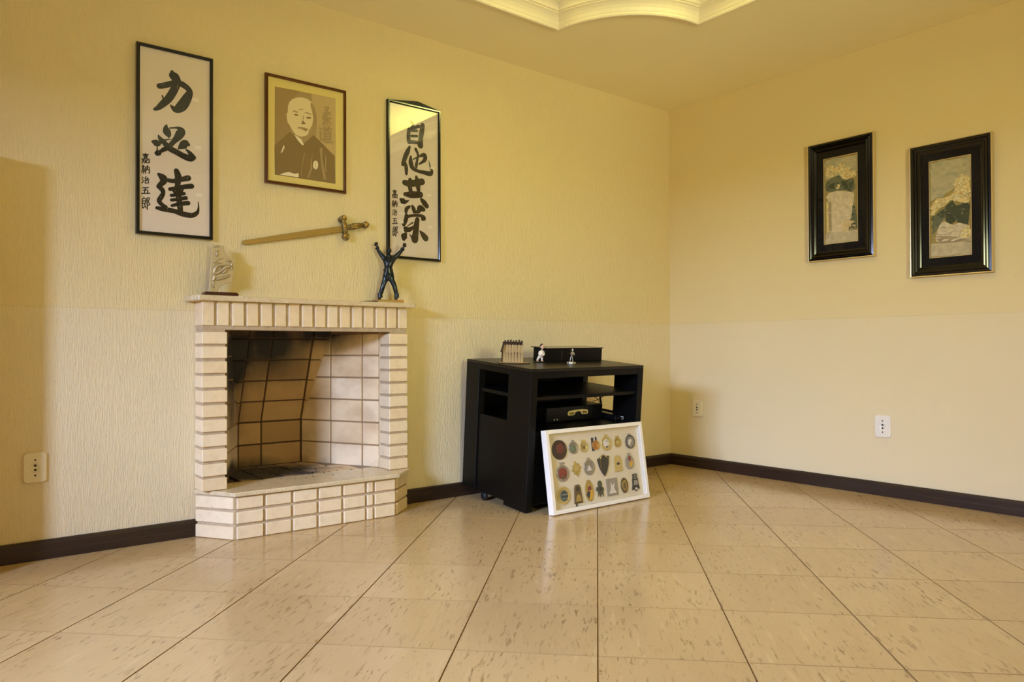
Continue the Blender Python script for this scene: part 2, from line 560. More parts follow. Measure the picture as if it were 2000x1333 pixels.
def skin_mesh(name, nodes, edges, mat, parent=None, root=0, sub=2, matrix=None):
    """one continuous body grown round a skeleton: nodes = [(x, y, z, r)]"""
    me = bpy.data.meshes.new(name)
    me.from_pydata([n[:3] for n in nodes], edges, [])
    o = bpy.data.objects.new(name + '_tmp', me)
    C.objects.link(o)
    md = o.modifiers.new('skin', 'SKIN')
    md.use_smooth_shade = True
    for i, n in enumerate(nodes):
        sv = me.skin_vertices[0].data[i]
        r = n[3]
        sv.radius = (r, r) if not isinstance(r, tuple) else r
        sv.use_root = (i == root)
    sb = o.modifiers.new('sub', 'SUBSURF')
    sb.levels = sb.render_levels = sub
    dg = bpy.context.evaluated_depsgraph_get()
    dg.update()
    me2 = bpy.data.meshes.new_from_object(o.evaluated_get(dg))
    bpy.data.objects.remove(o)
    bpy.data.meshes.remove(me)
    me2.name = name
    me2.materials.clear()
    me2.materials.append(mat)
    for p in me2.polygons:
        p.use_smooth = True
    return link(name, me2, parent, matrix)
DATA = {
    'left_chars': [[[(94,665,23.1),(122,676,24.7),(155,693,22.0),(187,695,26.7),(221,671,25.4),(209,633,38.7),(188,595,42.9),(165,575,30.9),(150,581,17.6),(141,590,5.8)],[(147,741,14.7),(152,728,38.2),(166,705,35.3),(157,666,32.3),(134,620,32.1),(108,588,27.5),(89,567,20.2),(75,558,12.9)],[(106,625,5.8),(112,605,10.1),(105,589,14.5)]],[[(126,500,2.6),(122,487,18.2),(125,470,32.6),(132,453,23.5),(133,444,7.8)],[(138,486,6.3),(158,491,6.8),(170,493,11.6)],[(173,493,13.2),(184,481,37.1),(175,457,33.0),(154,428,21.0),(134,402,20.9),(112,385,18.2),(95,371,11.4)],[(90,447,3.6),(98,432,18.1),(116,415,22.3),(138,395,26.1),(168,382,25.3),(198,369,26.5),(224,364,29.4),(239,370,21.5)],[(236,373,21.4),(220,391,16.0),(202,404,2.1)],[(68,413,12.8),(78,411,28.3),(88,408,24.7),(98,416,15.5),(118,429,7.8),(145,438,2.1)],[(174,399,6.3),(192,417,31.8),(206,427,34.6),(216,425,16.0)],[(85,396,3.6),(86,377,7.7),(87,367,25.8),(92,366,20.6)]],[[(166,298,22.0),(173,275,27.9),(172,244,23.5),(169,217,22.0)],[(132,251,17.4),(154,251,19.0),(186,262,20.6),(216,273,25.2)],[(139,212,16.0),(168,220,19.0),(200,231,20.7),(231,238,22.3)],[(153,208,10.2),(162,196,13.2)],[(191,216,11.8),(182,198,11.8)],[(145,185,14.5),(169,191,14.6),(199,200,14.8)],[(145,164,13.1),(176,172,14.7),(206,181,17.7)],[(147,139,11.6),(180,151,17.6),(216,159,19.3)],[(172,222,19.1),(176,180,23.5),(181,139,23.5),(183,118,22.0)],[(93,272,14.4),(109,259,31.7),(114,246,26.0),(100,228,21.6),(92,217,18.6)],[(93,217,18.7),(107,204,20.2),(110,189,17.3),(101,170,20.1),(94,153,18.6),(108,137,17.3),(122,130,15.9)],[(85,122,14.3),(114,119,20.2),(156,116,20.4),(193,107,23.6),(231,105,22.3),(254,119,16.5),(261,142,7.5),(260,170,3.0)]]],
    'left_sig': [[(27,351,3.9),(50,354,3.9)],[(38,356,3.9),(38,347,3.9)],[(30,346,3.9),(47,348,3.9)],[(33,338,3.9),(33,343,3.9),(44,344,3.9),(44,340,3.9),(33,338,3.9)],[(34,336,3.9),(36,333,3.9)],[(43,337,3.9),(42,334,3.9)],[(23,330,3.9),(55,334,3.9)],[(24,324,3.9),(37,326,3.9),(36,314,3.9),(33,315,3.9)],[(30,329,3.9),(30,322,3.9),(24,311,3.9)],[(42,315,3.9),(42,326,3.9),(53,328,3.9),(53,316,3.9)],[(42,316,3.9),(53,317,3.9)],[(30,303,3.9),(25,295,3.9),(31,295,3.9)],[(34,299,3.9),(25,286,3.9),(35,288,3.9)],[(30,287,3.9),(30,267,3.9)],[(25,280,3.9),(24,271,3.9)],[(34,282,3.9),(36,275,3.9)],[(39,296,3.9),(39,268,3.9)],[(39,295,3.9),(53,298,3.9),(54,272,3.9),(51,273,3.9)],[(46,304,3.9),(46,294,3.9),(41,281,3.9)],[(46,291,3.9),(51,283,3.9)],[(26,250,3.9),(30,247,3.9)],[(24,242,3.9),(28,239,3.9)],[(25,224,3.9),(31,235,3.9)],[(41,255,3.9),(37,243,3.9),(50,246,3.9)],[(46,250,3.9),(52,243,3.9)],[(37,237,3.9),(38,225,3.9)],[(37,237,3.9),(50,239,3.9),(50,227,3.9)],[(37,226,3.9),(50,227,3.9)],[(27,204,3.9),(51,207,3.9)],[(38,205,3.9),(34,181,3.9)],[(29,193,3.9),(47,196,3.9),(46,182,3.9)],[(23,178,3.9),(56,183,3.9)],[(32,163,3.9),(33,158,3.9)],[(26,154,3.9),(40,157,3.9),(39,137,3.9)],[(26,145,3.9),(39,147,3.9)],[(27,135,3.9),(39,137,3.9)],[(26,155,3.9),(27,114,3.9),(34,122,3.9)],[(34,135,3.9),(41,116,3.9)],[(45,160,3.9),(56,162,3.9),(50,145,3.9),(57,135,3.9),(50,129,3.9)],[(45,161,3.9),(46,111,3.9)]],
    'left_tape': [[(233,641),(261,644),(261,628),(233,626)],[(245,425),(273,426),(273,411),(246,409)],[(249,209),(277,209),(277,194),(249,193)]],
    'right_chars': [[[(151,761,15.3),(163,748,13.8),(147,728,9.9)],[(137,718,21.3),(132,683,22.7),(136,650,25.0)],[(135,716,16.7),(167,731,16.8),(200,747,17.0)],[(224,757,27.1),(219,724,29.4),(211,680,29.3),(209,642,35.4)],[(151,714,13.7),(187,720,13.1)],[(151,684,13.7),(187,690,13.0)],[(139,649,19.7),(167,653,19.8),(193,655,18.4)]],[[(140,623,12.9),(129,598,24.9),(113,564,27.0),(97,520,21.6)],[(110,536,12.7),(118,505,22.5),(119,470,15.7)],[(147,569,12.9),(147,537,27.2),(158,510,24.9),(190,497,18.2),(231,494,21.5),(272,493,27.8),(284,510,17.1),(274,530,10.1),(263,565,2.3)],[(179,615,18.3),(193,588,13.0),(187,552,14.5),(182,523,18.2),(187,513,5.3)],[(163,557,6.8),(199,578,10.7),(231,591,25.4),(240,580,25.4),(235,563,21.5),(215,546,13.0),(202,537,9.9)]],[[(107,420,28.1),(140,419,35.6),(190,431,36.0),(220,441,36.3)],[(143,440,23.4),(140,411,27.0),(146,380,24.6)],[(182,463,14.9),(189,438,31.1),(196,390,23.6)],[(110,357,20.7),(150,359,36.8),(209,367,33.6)],[(84,325,15.7),(97,317,35.1),(115,316,18.2),(136,326,3.1)],[(215,341,17.4),(233,324,31.2),(250,307,26.3)]],[[(139,293,13.4),(120,277,21.9),(116,259,17.0)],[(157,296,15.9),(165,281,24.5),(167,265,15.9)],[(228,286,24.9),(207,291,34.7),(195,272,23.4),(170,264,13.5)],[(120,239,24.3),(115,216,24.2),(102,189,21.7)],[(120,233,17.0),(159,245,14.7),(210,249,17.3),(228,237,31.0),(219,227,9.9)],[(114,164,30.2),(139,165,24.3),(162,182,13.4)],[(115,176,3.0),(159,206,8.5)],[(189,226,27.1),(182,190,34.3),(177,146,36.7),(172,114,42.7)],[(170,110,34.1),(147,131,8.5),(137,141,3.6)],[(115,140,16.9),(105,124,38.5),(102,111,22.8)],[(207,161,11.1),(225,144,29.6),(242,127,35.9)]]],
    'right_sig': [[(34,367,4.4),(58,369,4.4)],[(46,372,4.4),(46,363,4.4)],[(37,362,4.4),(55,364,4.4)],[(40,354,4.4),(40,359,4.4),(52,360,4.4),(52,355,4.4),(40,354,4.4)],[(41,352,4.4),(43,349,4.4)],[(51,353,4.4),(49,350,4.4)],[(30,346,4.4),(63,349,4.4)],[(31,340,4.4),(44,342,4.4),(43,329,4.4),(40,330,4.4)],[(37,345,4.4),(37,337,4.4),(30,327,4.4)],[(49,330,4.4),(49,341,4.4),(61,342,4.4),(61,331,4.4)],[(49,331,4.4),(61,332,4.4)],[(38,314,4.4),(32,306,4.4),(38,306,4.4)],[(41,309,4.4),(32,297,4.4),(42,299,4.4)],[(37,298,4.4),(37,278,4.4)],[(32,292,4.4),(31,283,4.4)],[(41,293,4.4),(43,286,4.4)],[(46,307,4.4),(46,279,4.4)],[(46,306,4.4),(60,308,4.4),(60,283,4.4),(57,284,4.4)],[(52,315,4.4),(52,305,4.4),(48,291,4.4)],[(52,302,4.4),(57,293,4.4)],[(34,263,4.4),(38,260,4.4)],[(33,253,4.4),(36,251,4.4)],[(33,234,4.4),(38,245,4.4)],[(48,267,4.4),(44,254,4.4),(56,257,4.4)],[(53,262,4.4),(58,253,4.4)],[(44,248,4.4),(44,234,4.4)],[(44,248,4.4),(56,250,4.4),(56,236,4.4)],[(44,235,4.4),(56,236,4.4)],[(35,215,4.4),(59,217,4.4)],[(46,215,4.4),(42,189,4.4)],[(38,203,4.4),(55,205,4.4),(53,190,4.4)],[(32,187,4.4),(63,191,4.4)],[(41,174,4.4),(42,168,4.4)],[(36,164,4.4),(48,166,4.4),(47,146,4.4)],[(36,154,4.4),(47,156,4.4)],[(36,144,4.4),(47,146,4.4)],[(36,165,4.4),(36,122,4.4),(43,130,4.4)],[(42,143,4.4),(49,124,4.4)],[(53,170,4.4),(64,172,4.4),(58,153,4.4),(64,143,4.4),(57,137,4.4)],[(53,171,4.4),(53,118,4.4)]],
    'right_tape': [[(255,701),(285,703),(285,687),(255,685)],[(274,536),(304,537),(304,521),(274,520)],[(248,379),(278,379),(278,363),(248,363)],[(257,199),(287,199),(286,183),(257,184)],[(69,349),(98,349),(98,334),(69,334)],[(71,302),(100,302),(100,287),(71,287)],[(72,256),(101,255),(101,240),(72,241)],[(72,210),(100,209),(100,194),(72,195)],[(74,164),(102,164),(102,149),(74,149)]],
    'portrait': [('mid',[(49,478),(368,486),(367,44),(49,46)]),('dim',[(49,478),(176,482),(138,434),(116,396),(111,361),(120,305),(133,274),(88,225),(48,194)]),('pale',[(238,481),(368,486),(366,189),(316,221),(260,268),(265,329),(263,380),(253,422),(239,440)]),('dark',[(49,46),(47,190),(79,222),(125,270),(149,255),(186,213),(216,242),(247,275),(279,252),(320,220),(361,186),(367,44)]),('light',[(114,362),(115,394),(122,416),(136,433),(158,446),(186,453),(212,452),(235,442),(251,419),(260,388),(261,354),(257,328),(246,304),(231,283),(207,264),(183,255),(159,258),(140,275),(128,294),(123,303),(115,310),(109,332),(108,359)]),('mid',[(235,440),(252,417),(261,384),(261,341),(253,314),(235,286),(216,270),(228,302),(241,325),(246,360),(240,393),(231,422)]),('dim',[(254,387),(262,380),(262,341),(256,328),(250,344)]),('mid',[(137,375),(146,380),(166,377),(165,371),(146,372)]),('mid',[(197,378),(214,384),(234,380),(239,373),(216,377)]),('dark',[(145,360),(155,364),(168,362),(166,356),(153,354)]),('dark',[(207,357),(221,363),(237,363),(232,355),(216,351)]),('mid',[(193,368),(191,342),(181,323),(188,333),(197,351)]),('dark',[(191,340),(196,334),(207,323),(198,320),(180,319),(187,325)]),('mid',[(161,294),(171,302),(189,304),(211,303),(224,295),(206,293),(189,297),(171,294)]),('dim',[(172,293),(191,296),(214,294),(206,283),(196,291)]),('mid',[(167,389),(178,394),(200,395),(178,389)]),('white',[(147,258),(162,253),(183,242),(197,216),(187,214),(166,232)]),('mid',[(279,216),(296,219),(295,162),(304,112),(316,61),(303,56),(290,111),(285,161)]),('mid',[(307,198),(317,165),(314,114),(319,93),(308,104),(310,164)]),('mid',[(244,185),(238,138),(242,105),(222,54),(213,55),(232,103),(232,137)]),('dim',[(196,174),(204,175),(188,110),(185,56),(181,55),(184,114)]),('white',[(272,127),(271,117),(267,108),(262,103),(256,103),(250,106),(246,114),(245,123),(246,133),(250,141),(255,146),(261,147),(267,144),(271,136)]),('white',[(93,199),(98,187),(84,159),(78,157),(88,184)]),('white',[(73,49),(96,62),(121,69),(146,64),(170,70),(168,49)]),('mid',[(257,145),(259,145),(260,105),(258,105)])],
    'portrait_chars': [[(306,425,6.7),(330,432,6.8),(318,415,6.8)],[(310,415,6.8),(324,408,6.8)],[(298,394,6.7),(338,405,6.8),(332,393,6.8)],[(319,404,6.8),(319,377,6.8),(314,380,6.7)],[(316,394,6.8),(299,376,6.7)],[(297,366,6.7),(341,376,6.8)],[(319,379,6.8),(319,338,6.7)],[(316,368,6.7),(298,340,6.7)],[(321,368,6.8),(341,349,6.8)],[(306,329,6.7),(310,322,6.7)],[(331,334,6.8),(325,324,6.7)],[(299,314,6.7),(344,324,6.8)],[(319,318,6.7),(316,307,6.7)],[(306,305,6.7),(307,262,6.7)],[(306,305,6.7),(337,310,6.8),(338,267,6.7)],[(306,292,6.7),(337,296,6.8)],[(307,278,6.7),(337,283,6.8)],[(307,264,6.7),(338,269,6.7)],[(280,317,6.7),(287,309,6.7)],[(277,292,6.6),(290,296,6.7),(282,274,6.6),(291,263,6.7)],[(277,251,6.6),(291,258,6.7),(311,251,6.7),(348,255,6.8)]],
    'flower_one': [('ground',[(96,622),(307,619),(304,99),(100,100)]),('sky',[(105,614),(301,610),(300,514),(243,494),(106,498)]),('leaf',[(105,471),(136,499),(187,506),(238,474),(278,476),(285,413),(263,396),(224,416),(184,411),(117,423)]),('petal',[(105,521),(113,559),(144,566),(173,552),(215,572),(243,537),(283,519),(295,490),(242,478),(199,511),(148,504)]),('petal2',[(127,550),(156,556),(164,534),(139,524)]),('petal2',[(205,553),(236,535),(228,513),(200,531)]),('petal2',[(256,519),(284,508),(281,491),(255,492)]),('leafdark',[(202,464),(242,465),(276,441),(263,409),(224,424)]),('leafdark',[(112,461),(161,468),(160,432),(123,431)]),('vase',[(109,390),(128,410),(159,415),(196,413),(271,392),(282,363),(271,288),(254,176),(214,166),(150,167),(126,185),(125,344)]),('vasedark',[(126,360),(141,357),(143,184),(150,167),(126,185)]),('petal',[(111,362),(122,352),(124,169),(111,169)]),('leaf',[(278,333),(299,238),(300,177),(256,175),(271,288)]),('roll',[(207,220),(217,226),(276,223),(290,210),(287,176),(230,170),(215,172)]),('table',[(107,167),(214,164),(302,169),(304,99),(100,100)]),('petal',[(167,450),(185,455),(198,450),(192,430),(176,424)])],
    'flower_two': [('ground',[(95,629),(300,627),(304,100),(96,101)]),('sky',[(101,621),(297,619),(297,497),(100,412)]),('petal',[(111,400),(140,419),(192,426),(219,452),(229,510),(258,534),(291,500),(294,409),(286,375),(236,391),(207,408),(178,384),(138,362),(111,336),(108,368)]),('petal2',[(232,502),(264,517),(282,487),(250,464)]),('petal2',[(133,407),(165,409),(152,386),(129,385)]),('petal2',[(204,423),(243,438),(249,403),(217,394)]),('petal2',[(259,442),(290,444),(289,410),(261,407)]),('leaf',[(111,325),(158,361),(190,342),(156,291),(136,258),(109,227)]),('leafdark',[(156,332),(171,366),(210,400),(229,370),(287,376),(292,327),(278,252),(233,287),(195,274),(175,295),(180,323)]),('vase',[(127,221),(142,270),(169,293),(208,271),(258,270),(293,246),(295,173),(142,179)]),('vasedark',[(129,216),(187,213),(243,199),(291,182),(291,171),(142,177)]),('petal',[(256,223),(293,260),(295,200),(247,197)]),('table',[(100,180),(299,167),(302,103),(100,109)])],
    'flower_open': [[(96,622),(307,619),(304,99),(100,100)],[(95,629),(300,627),(304,100),(96,101)]],
    'sword_blade': [(-3133,1351),(-3130,1364),(-2973,1403),(-2797,1446),(-2619,1485),(-2616,1454),(-2797,1412),(-2973,1376),(-3113,1347),(-3126,1346)],
    'sword_guard': [(-2640,1514),(-2638,1522),(-2630,1532),(-2624,1537),(-2618,1538),(-2609,1532),(-2599,1524),(-2599,1519),(-2606,1514),(-2603,1503),(-2599,1492),(-2591,1488),(-2592,1475),(-2597,1465),(-2591,1443),(-2584,1439),(-2582,1434),(-2588,1418),(-2593,1411),(-2599,1410),(-2618,1422),(-2621,1429),(-2617,1436),(-2612,1444),(-2618,1460),(-2621,1472),(-2620,1490),(-2627,1502),(-2638,1506)],
    'sword_grip': [(-2594,1489),(-2578,1497),(-2558,1505),(-2533,1508),(-2504,1510),(-2499,1493),(-2524,1482),(-2552,1474),(-2579,1470),(-2593,1471)],
    'sword_pommel': [(-2505,1513),(-2494,1521),(-2487,1521),(-2469,1507),(-2474,1499),(-2482,1486),(-2490,1484),(-2498,1491),(-2503,1502)],
    'plaque': [(-3286,1321),(-3234,1319),(-3231,1296),(-3221,1279),(-3206,1267),(-3186,1260),(-3189,1233),(-3193,1182),(-3198,1152),(-3225,1149),(-3243,1139),(-3256,1128),(-3263,1114),(-3300,1112),(-3295,1176),(-3290,1239)],
    'plaque_base': [(-3325,1110),(-3175,1117),(-3175,1097),(-3325,1094)],
    'plaque_relief': [[(-3278,1310,3.9),(-3262,1315,8.5),(-3254,1315,3.1)],[(-3268,1295,5.4),(-3266,1283,15.5),(-3264,1268,9.3)],[(-3270,1287,3.9),(-3256,1296,4.6)],[(-3274,1246,19.3),(-3272,1238,11.6)],[(-3264,1253,5.4),(-3248,1259,6.2),(-3235,1263,3.1)],[(-3225,1253,7.7),(-3208,1255,11.6),(-3206,1245,8.5)],[(-3241,1231,17.8),(-3258,1229,19.3),(-3270,1217,18.6),(-3276,1202,15.5),(-3277,1189,13.1)],[(-3274,1188,11.6),(-3258,1196,15.5),(-3241,1209,17.8),(-3225,1222,21.6),(-3208,1226,15.5)],[(-3243,1192,7.7),(-3229,1203,15.5),(-3217,1214,11.6)],[(-3200,1241,7.0),(-3198,1226,9.3),(-3203,1211,8.5)],[(-3276,1179,15.5),(-3278,1166,15.5),(-3283,1156,10.1)],[(-3268,1163,11.6),(-3252,1168,13.9),(-3229,1175,13.9),(-3210,1185,10.1)],[(-3280,1154,9.3),(-3284,1139,8.5),(-3278,1124,7.0)]],
}

# ================================================================== the room
H, SLAB = 2.6, 2.86
XL, YF = -6.25, -5.3          # left wall and front wall
FX0, FX1, FZ1 = -3.236, -2.394, 0.95   # firebox opening in the back wall

mb = MB()
mb.box((XL - .15, 0, -.05), (FX0, .15, SLAB))
mb.box((FX1, 0, -.05), (.15, .15, SLAB))
mb.box((FX0, 0, FZ1), (FX1, .15, SLAB))
mb.box((FX0, 0, -.05), (FX1, .15, .19))
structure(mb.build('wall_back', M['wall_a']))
mb = MB()
mb.box((0, YF - .15, -.05), (.15, 0, SLAB))
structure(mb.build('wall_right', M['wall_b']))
WY0, WY1, WZ0, WZ1 = -3.4, -1.6, .10, 2.0
mb = MB()
mb.box((XL - .15, YF - .15, -.05), (XL, WY0, SLAB))
mb.box((XL - .15, WY1, -.05), (XL, 0, SLAB))
mb.box((XL - .15, WY0, -.05), (XL, WY1, WZ0))
mb.box((XL - .15, WY0, WZ1), (XL, WY1, SLAB))
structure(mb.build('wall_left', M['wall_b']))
mb = MB()
mb.box((XL, YF - .15, -.05), (-3.8, YF, SLAB))
mb.box((-2.8, YF - .15, -.05), (0, YF, SLAB))
mb.box((-3.8, YF - .15, 2.12), (-2.8, YF, SLAB))  # opening below is added to let the warm fill in
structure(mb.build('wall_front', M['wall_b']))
mb = MB()
frame_loop(mb, WY1 - WY0, WZ1 - WZ0, [(0, -.03), (.05, -.03), (.05, .03), (0, .03)], z0=WZ0, x0=0)
mb.bm.transform(Matrix.Translation((XL - .03, WY0, 0)) @ Matrix.Rotation(R(90), 4, 'Z'))
structure(mb.build('window_1', M['white_plate']))

# floor: grout bed and single tiles laid at 45 degrees
floor = bpy.data.objects.new('floor', None)
mb = MB()
mb.box((XL, YF, -.06), (0, 0, -.004))
mb.box((FX0, 0, -.06), (FX1, .1, -.004))
floor = structure(mb.build('floor', M['grout']))
PS, OX, OY, ANG = 0.40203, -0.536, -2.2915, R(-45.04)
ca, sa = math.cos(ANG), math.sin(ANG)

def tile_mesh(poly):
    """poly: ccw outline in tile coordinates; a slab with eased edges"""
    b = bmesh.new()
    n = len(poly)
    cx = sum(p[0] for p in poly) / n
    cy = sum(p[1] for p in poly) / n
    e = 0.0016
    def ins(p, d):
        v = Vector((cx - p[0], cy - p[1]))
        l = v.length or 1
        return (p[0] + v.x / l * d, p[1] + v.y / l * d)
    top = [b.verts.new((*ins(p, e), 0.0)) for p in poly]
    mid = [b.verts.new((*p, -.0009)) for p in poly]
    low = [b.verts.new((*p, -.004)) for p in poly]
    b.faces.new(top)
    for i in range(n):
        j = (i + 1) % n
        for f in (b.faces.new((mid[i], mid[j], top[j], top[i])), b.faces.new((low[i], low[j], mid[j], mid[i]))):
            f.material_index = 1
    me = bpy.data.meshes.new('tile')
    b.to_mesh(me)
    b.free()
    me.materials.append(M['tile'])
    me.materials.append(M['grout'])
    return me

def clip(poly, f):
    out = []
    for i in range(len(poly)):
        a, b = poly[i], poly[(i + 1) % len(poly)]
        fa, fb = f(a), f(b)
        if fa >= 0:
            out.append(a)
        if fa * fb < 0:
            k = fa / (fa - fb)
            out.append((a[0] + (b[0] - a[0]) * k, a[1] + (b[1] - a[1]) * k))
    return out
g = 0.0014
full = [(g, g), (PS - g, g), (PS - g, PS - g), (g, PS - g)]
full_me = tile_mesh(full)
for i in range(-16, 17):
    for j in range(-16, 17):
        u, v = OX + i * PS, OY + j * PS
        base = (u * ca - v * sa, u * sa + v * ca)
        W_ = lambda p: (base[0] + p[0] * ca - p[1] * sa, base[1] + p[0] * sa + p[1] * ca)
        poly = full
        for f in (lambda p: W_(p)[0] - (XL + .003), lambda p: -.003 - W_(p)[0], lambda p: W_(p)[1] - (YF + .003), lambda p: -.003 - W_(p)[1]):
            if poly:
                poly = clip(poly, f)
        if len(poly) < 3:
            continue
        area2 = abs(sum(poly[k][0] * poly[(k + 1) % len(poly)][1] - poly[(k + 1) % len(poly)][0] * poly[k][1] for k in range(len(poly)))) / 2
        if area2 < 0.0008:
            continue
        whole = len(poly) == 4 and abs(area2 - (PS - 2 * g) ** 2) < 1e-6
        m = Matrix.Translation((base[0], base[1], 0)) @ Matrix.Rotation(ANG, 4, 'Z')
        link('tile', full_me if whole else tile_mesh(poly), floor, m)

# skirting boards
BH, BT = 0.077, 0.02
def baseboard(name, x0, x1, mat):
    mb = MB()
    prof = [(0, 0), (-BT, 0), (-BT, BH * .42), (-BT * .93, BH * .47), (-BT * .93, BH * .80), (-BT * .72, BH * .93), (-BT * .35, BH), (0, BH)]
    b = mb.bm
    A = [b.verts.new((x0, y, z)) for y, z in prof]
    B = [b.verts.new((x1, y, z)) for y, z in prof]
    for i in range(len(prof)):
        j = (i + 1) % len(prof)
        b.faces.new((A[i], A[j], B[j], B[i]))
    b.faces.new(A[::-1]); b.faces.new(B)
    bmesh.ops.recalc_face_normals(b, faces=b.faces[:])
    return mb, name, mat
mb, n_, m_ = baseboard('baseboard_back', XL, -3.338, M['baseboard'])
structure(mb.build(n_, m_))
mb, n_, m_ = baseboard('baseboard_back', -2.272, 0, M['baseboard'])
structure(mb.build(n_, m_))
mb, n_, m_ = baseboard('baseboard_right', YF, -.001, M['baseboard_b'])
for v in mb.bm.verts:
    v.co = Vector((v.co.y, v.co.x, v.co.z))
bmesh.ops.recalc_face_normals(mb.bm, faces=mb.bm.faces[:])
o = structure(mb.build(n_, m_))

# unseen block added left of view to cast a shadow on the back wall
mb = MB()
mb.box((-4.75, -.175, 0), (-4.115, 0, 1.62), .004)
structure(mb.build('shadow_block', M['wall_b']))

# ceiling ledge with a tray opening whose corners are scooped out
TX0, TX1, TY0, TY1 = -5.25, -1.055, -4.74, -0.557
def circle3(a, b, c):
    ax, ay = a; bx, by = b; cx, cy = c
    d = 2 * (ax * (by - cy) + bx * (cy - ay) + cx * (ay - by))
    ux = ((ax * ax + ay * ay) * (by - cy) + (bx * bx + by * by) * (cy - ay) + (cx * cx + cy * cy) * (ay - by)) / d
    uy = ((ax * ax + ay * ay) * (cx - bx) + (bx * bx + by * by) * (ax - cx) + (cx * cx + cy * cy) * (bx - ax)) / d
    return ux, uy, math.hypot(ax - ux, ay - uy)
pa, pb, pc = (-1.598, TY1), (-1.432, -0.924), (TX1, -1.072)
ux, uy, ur = circle3(pa, pb, pc)
t0, t1 = math.atan2(pa[1] - uy, pa[0] - ux), math.atan2(pc[1] - uy, pc[0] - ux)
while t1 < t0: t1 += 2 * math.pi
arc = [(ux + ur * math.cos(t0 + (t1 - t0) * k / 18), uy + ur * math.sin(t0 + (t1 - t0) * k / 18)) for k in range(19)]
mxx, mxy = (TX0 + TX1) / 2, (TY0 + TY1) / 2
q1 = arc
q2 = [(x, 2 * mxy - y) for x, y in arc][::-1]
q3 = [(2 * mxx - x, 2 * mxy - y) for x, y in arc]
q4 = [(2 * mxx - x, y) for x, y in arc][::-1]
outline = q1 + q2 + q3 + q4          # clockwise seen from above
def offset(poly, d):
    """move the outline d towards the middle of the tray"""
    out = []
    n = len(poly)
    for i in range(n):
        p, a, b = Vector(poly[i]), Vector(poly[i - 1]), Vector(poly[(i + 1) % n])
        e0, e1 = (p - a).normalized(), (b - p).normalized()
        n0, n1 = Vector((e0.y, -e0.x)), Vector((e1.y, -e1.x))
        nn = (n0 + n1)
        if nn.length < 1e-6:
            nn = n0
        nn.normalize()
        k = d / max(0.35, nn.dot(n0))
        out.append((p.x + nn.x * k, p.y + nn.y * k))
    return out
b = bmesh.new()
edges = []
for loop in ([(XL, YF), (0, YF), (0, 0), (XL, 0)], outline):
    vs = [b.verts.new((x, y, H)) for x, y in loop]
    edges += [b.edges.new((vs[i], vs[(i + 1) % len(vs)])) for i in range(len(vs))]
bmesh.ops.triangle_fill(b, use_beauty=True, edges=edges)
# keep only the ring
for f in list(b.faces):
    c = f.calc_center_median()
    inside = False
    for i in range(len(outline)):
        (x0, y0), (x1, y1) = outline[i], outline[(i + 1) % len(outline)]
        if (y0 > c.y) != (y1 > c.y) and c.x < x0 + (c.y - y0) / (y1 - y0) * (x1 - x0):
            inside = not inside
    if inside:
        b.faces.remove(f)
geo = bmesh.ops.extrude_face_region(b, geom=b.faces[:])
for v in [e for e in geo['geom'] if isinstance(e, bmesh.types.BMVert)]:
    v.co.z += 0.03
bmesh.ops.recalc_face_normals(b, faces=b.faces[:])
me = bpy.data.meshes.new('ceiling')
b.to_mesh(me); b.free()
me.materials.append(M['ceiling'])
structure(link('ceiling', me))
# gypsum moulding round the tray
prof = [(-.014, .0), (-.012, -.008), (-.004, -.013), (.004, -.012), (.009, -.005), (.010, .002), (.013, .006), (.020, .022), (.030, .036), (.042, .047), (.052, .053),
        (.050, .055), (.051, .058), (.060, .060), (.066, .070), (.074, .079), (.086, .087), (.098, .091), (.099, .097), (.07, .10), (.04, .09), (.0, .03)]
mb = MB()
loops = []
for d, z in prof:
    loops.append([mb.bm.verts.new((x, y, H + z)) for x, y in offset(outline, d)])
for A, B in zip(loops, loops[1:]):
    for k in range(len(A)):
        mb.bm.faces.new((A[k], A[(k + 1) % len(A)], B[(k + 1) % len(A)], B[k]))
bmesh.ops.recalc_face_normals(mb.bm, faces=mb.bm.faces[:])
structure(mb.build('trim_1', M['molding']))
mb = MB()
mb.box((XL - .15, YF - .15, SLAB), (.15, .15, SLAB + .1))
structure(mb.build('ceiling', M['slab']))

# ================================================================== fireplace
fp = thing('fireplace', 'cream brick fireplace with sooty firebox and granite mantel against the yellow wall', 'fireplace', (0, 0, 0))
BX0, BX1, BY = -3.340, -2.290, -0.115
def brick_mesh(sx, sy, sz, mat, bev=0.003, name='brick'):
    b = MB()
    b.box((-sx / 2, 0, -sz / 2), (sx / 2, sy, sz / 2), bev)
    me = bpy.data.meshes.new(name)
    b.bm.to_mesh(me); b.bm.free()
    me.materials.append(mat)
    return me
def put_brick(me, x, y, z, rz=0.0, jit=0.0015, name='brick'):
    m = Matrix.Translation((x + rnd.uniform(-jit, jit) * .6, y + rnd.uniform(-jit, jit), z + rnd.uniform(-jit, jit) * .5)) @ Matrix.Rotation(rz + rnd.uniform(-.004, .004), 4, 'Z') @ Matrix.Rotation(rnd.uniform(-.006, .006), 4, 'Y')
    return link(name, me, fp, m)
HT = 0.213                      # top of the hearth slab
n_c = 11
pitch = (0.937 - HT) / n_c
col_me = brick_mesh(0.110, 0.113, pitch - 0.0125, M['brick'])
for k in range(n_c):
    z = HT + pitch * (k + .5) - .004
    put_brick(col_me, BX0 + .055, BY, z)
    put_brick(col_me, BX1 - .055, BY, z)
sz = 1.066 - .956
sold = brick_mesh(0.0525, 0.113, sz, M['brick'])
sp = (BX1 - BX0 + .0125) / 16
for k in range(16):
    put_brick(sold, BX0 + .026 + sp * k, BY, .956 + sz / 2)
mb = MB()
mb.box((BX0 + .008, BY + .009, HT), (BX0 + .102, 0, .956))
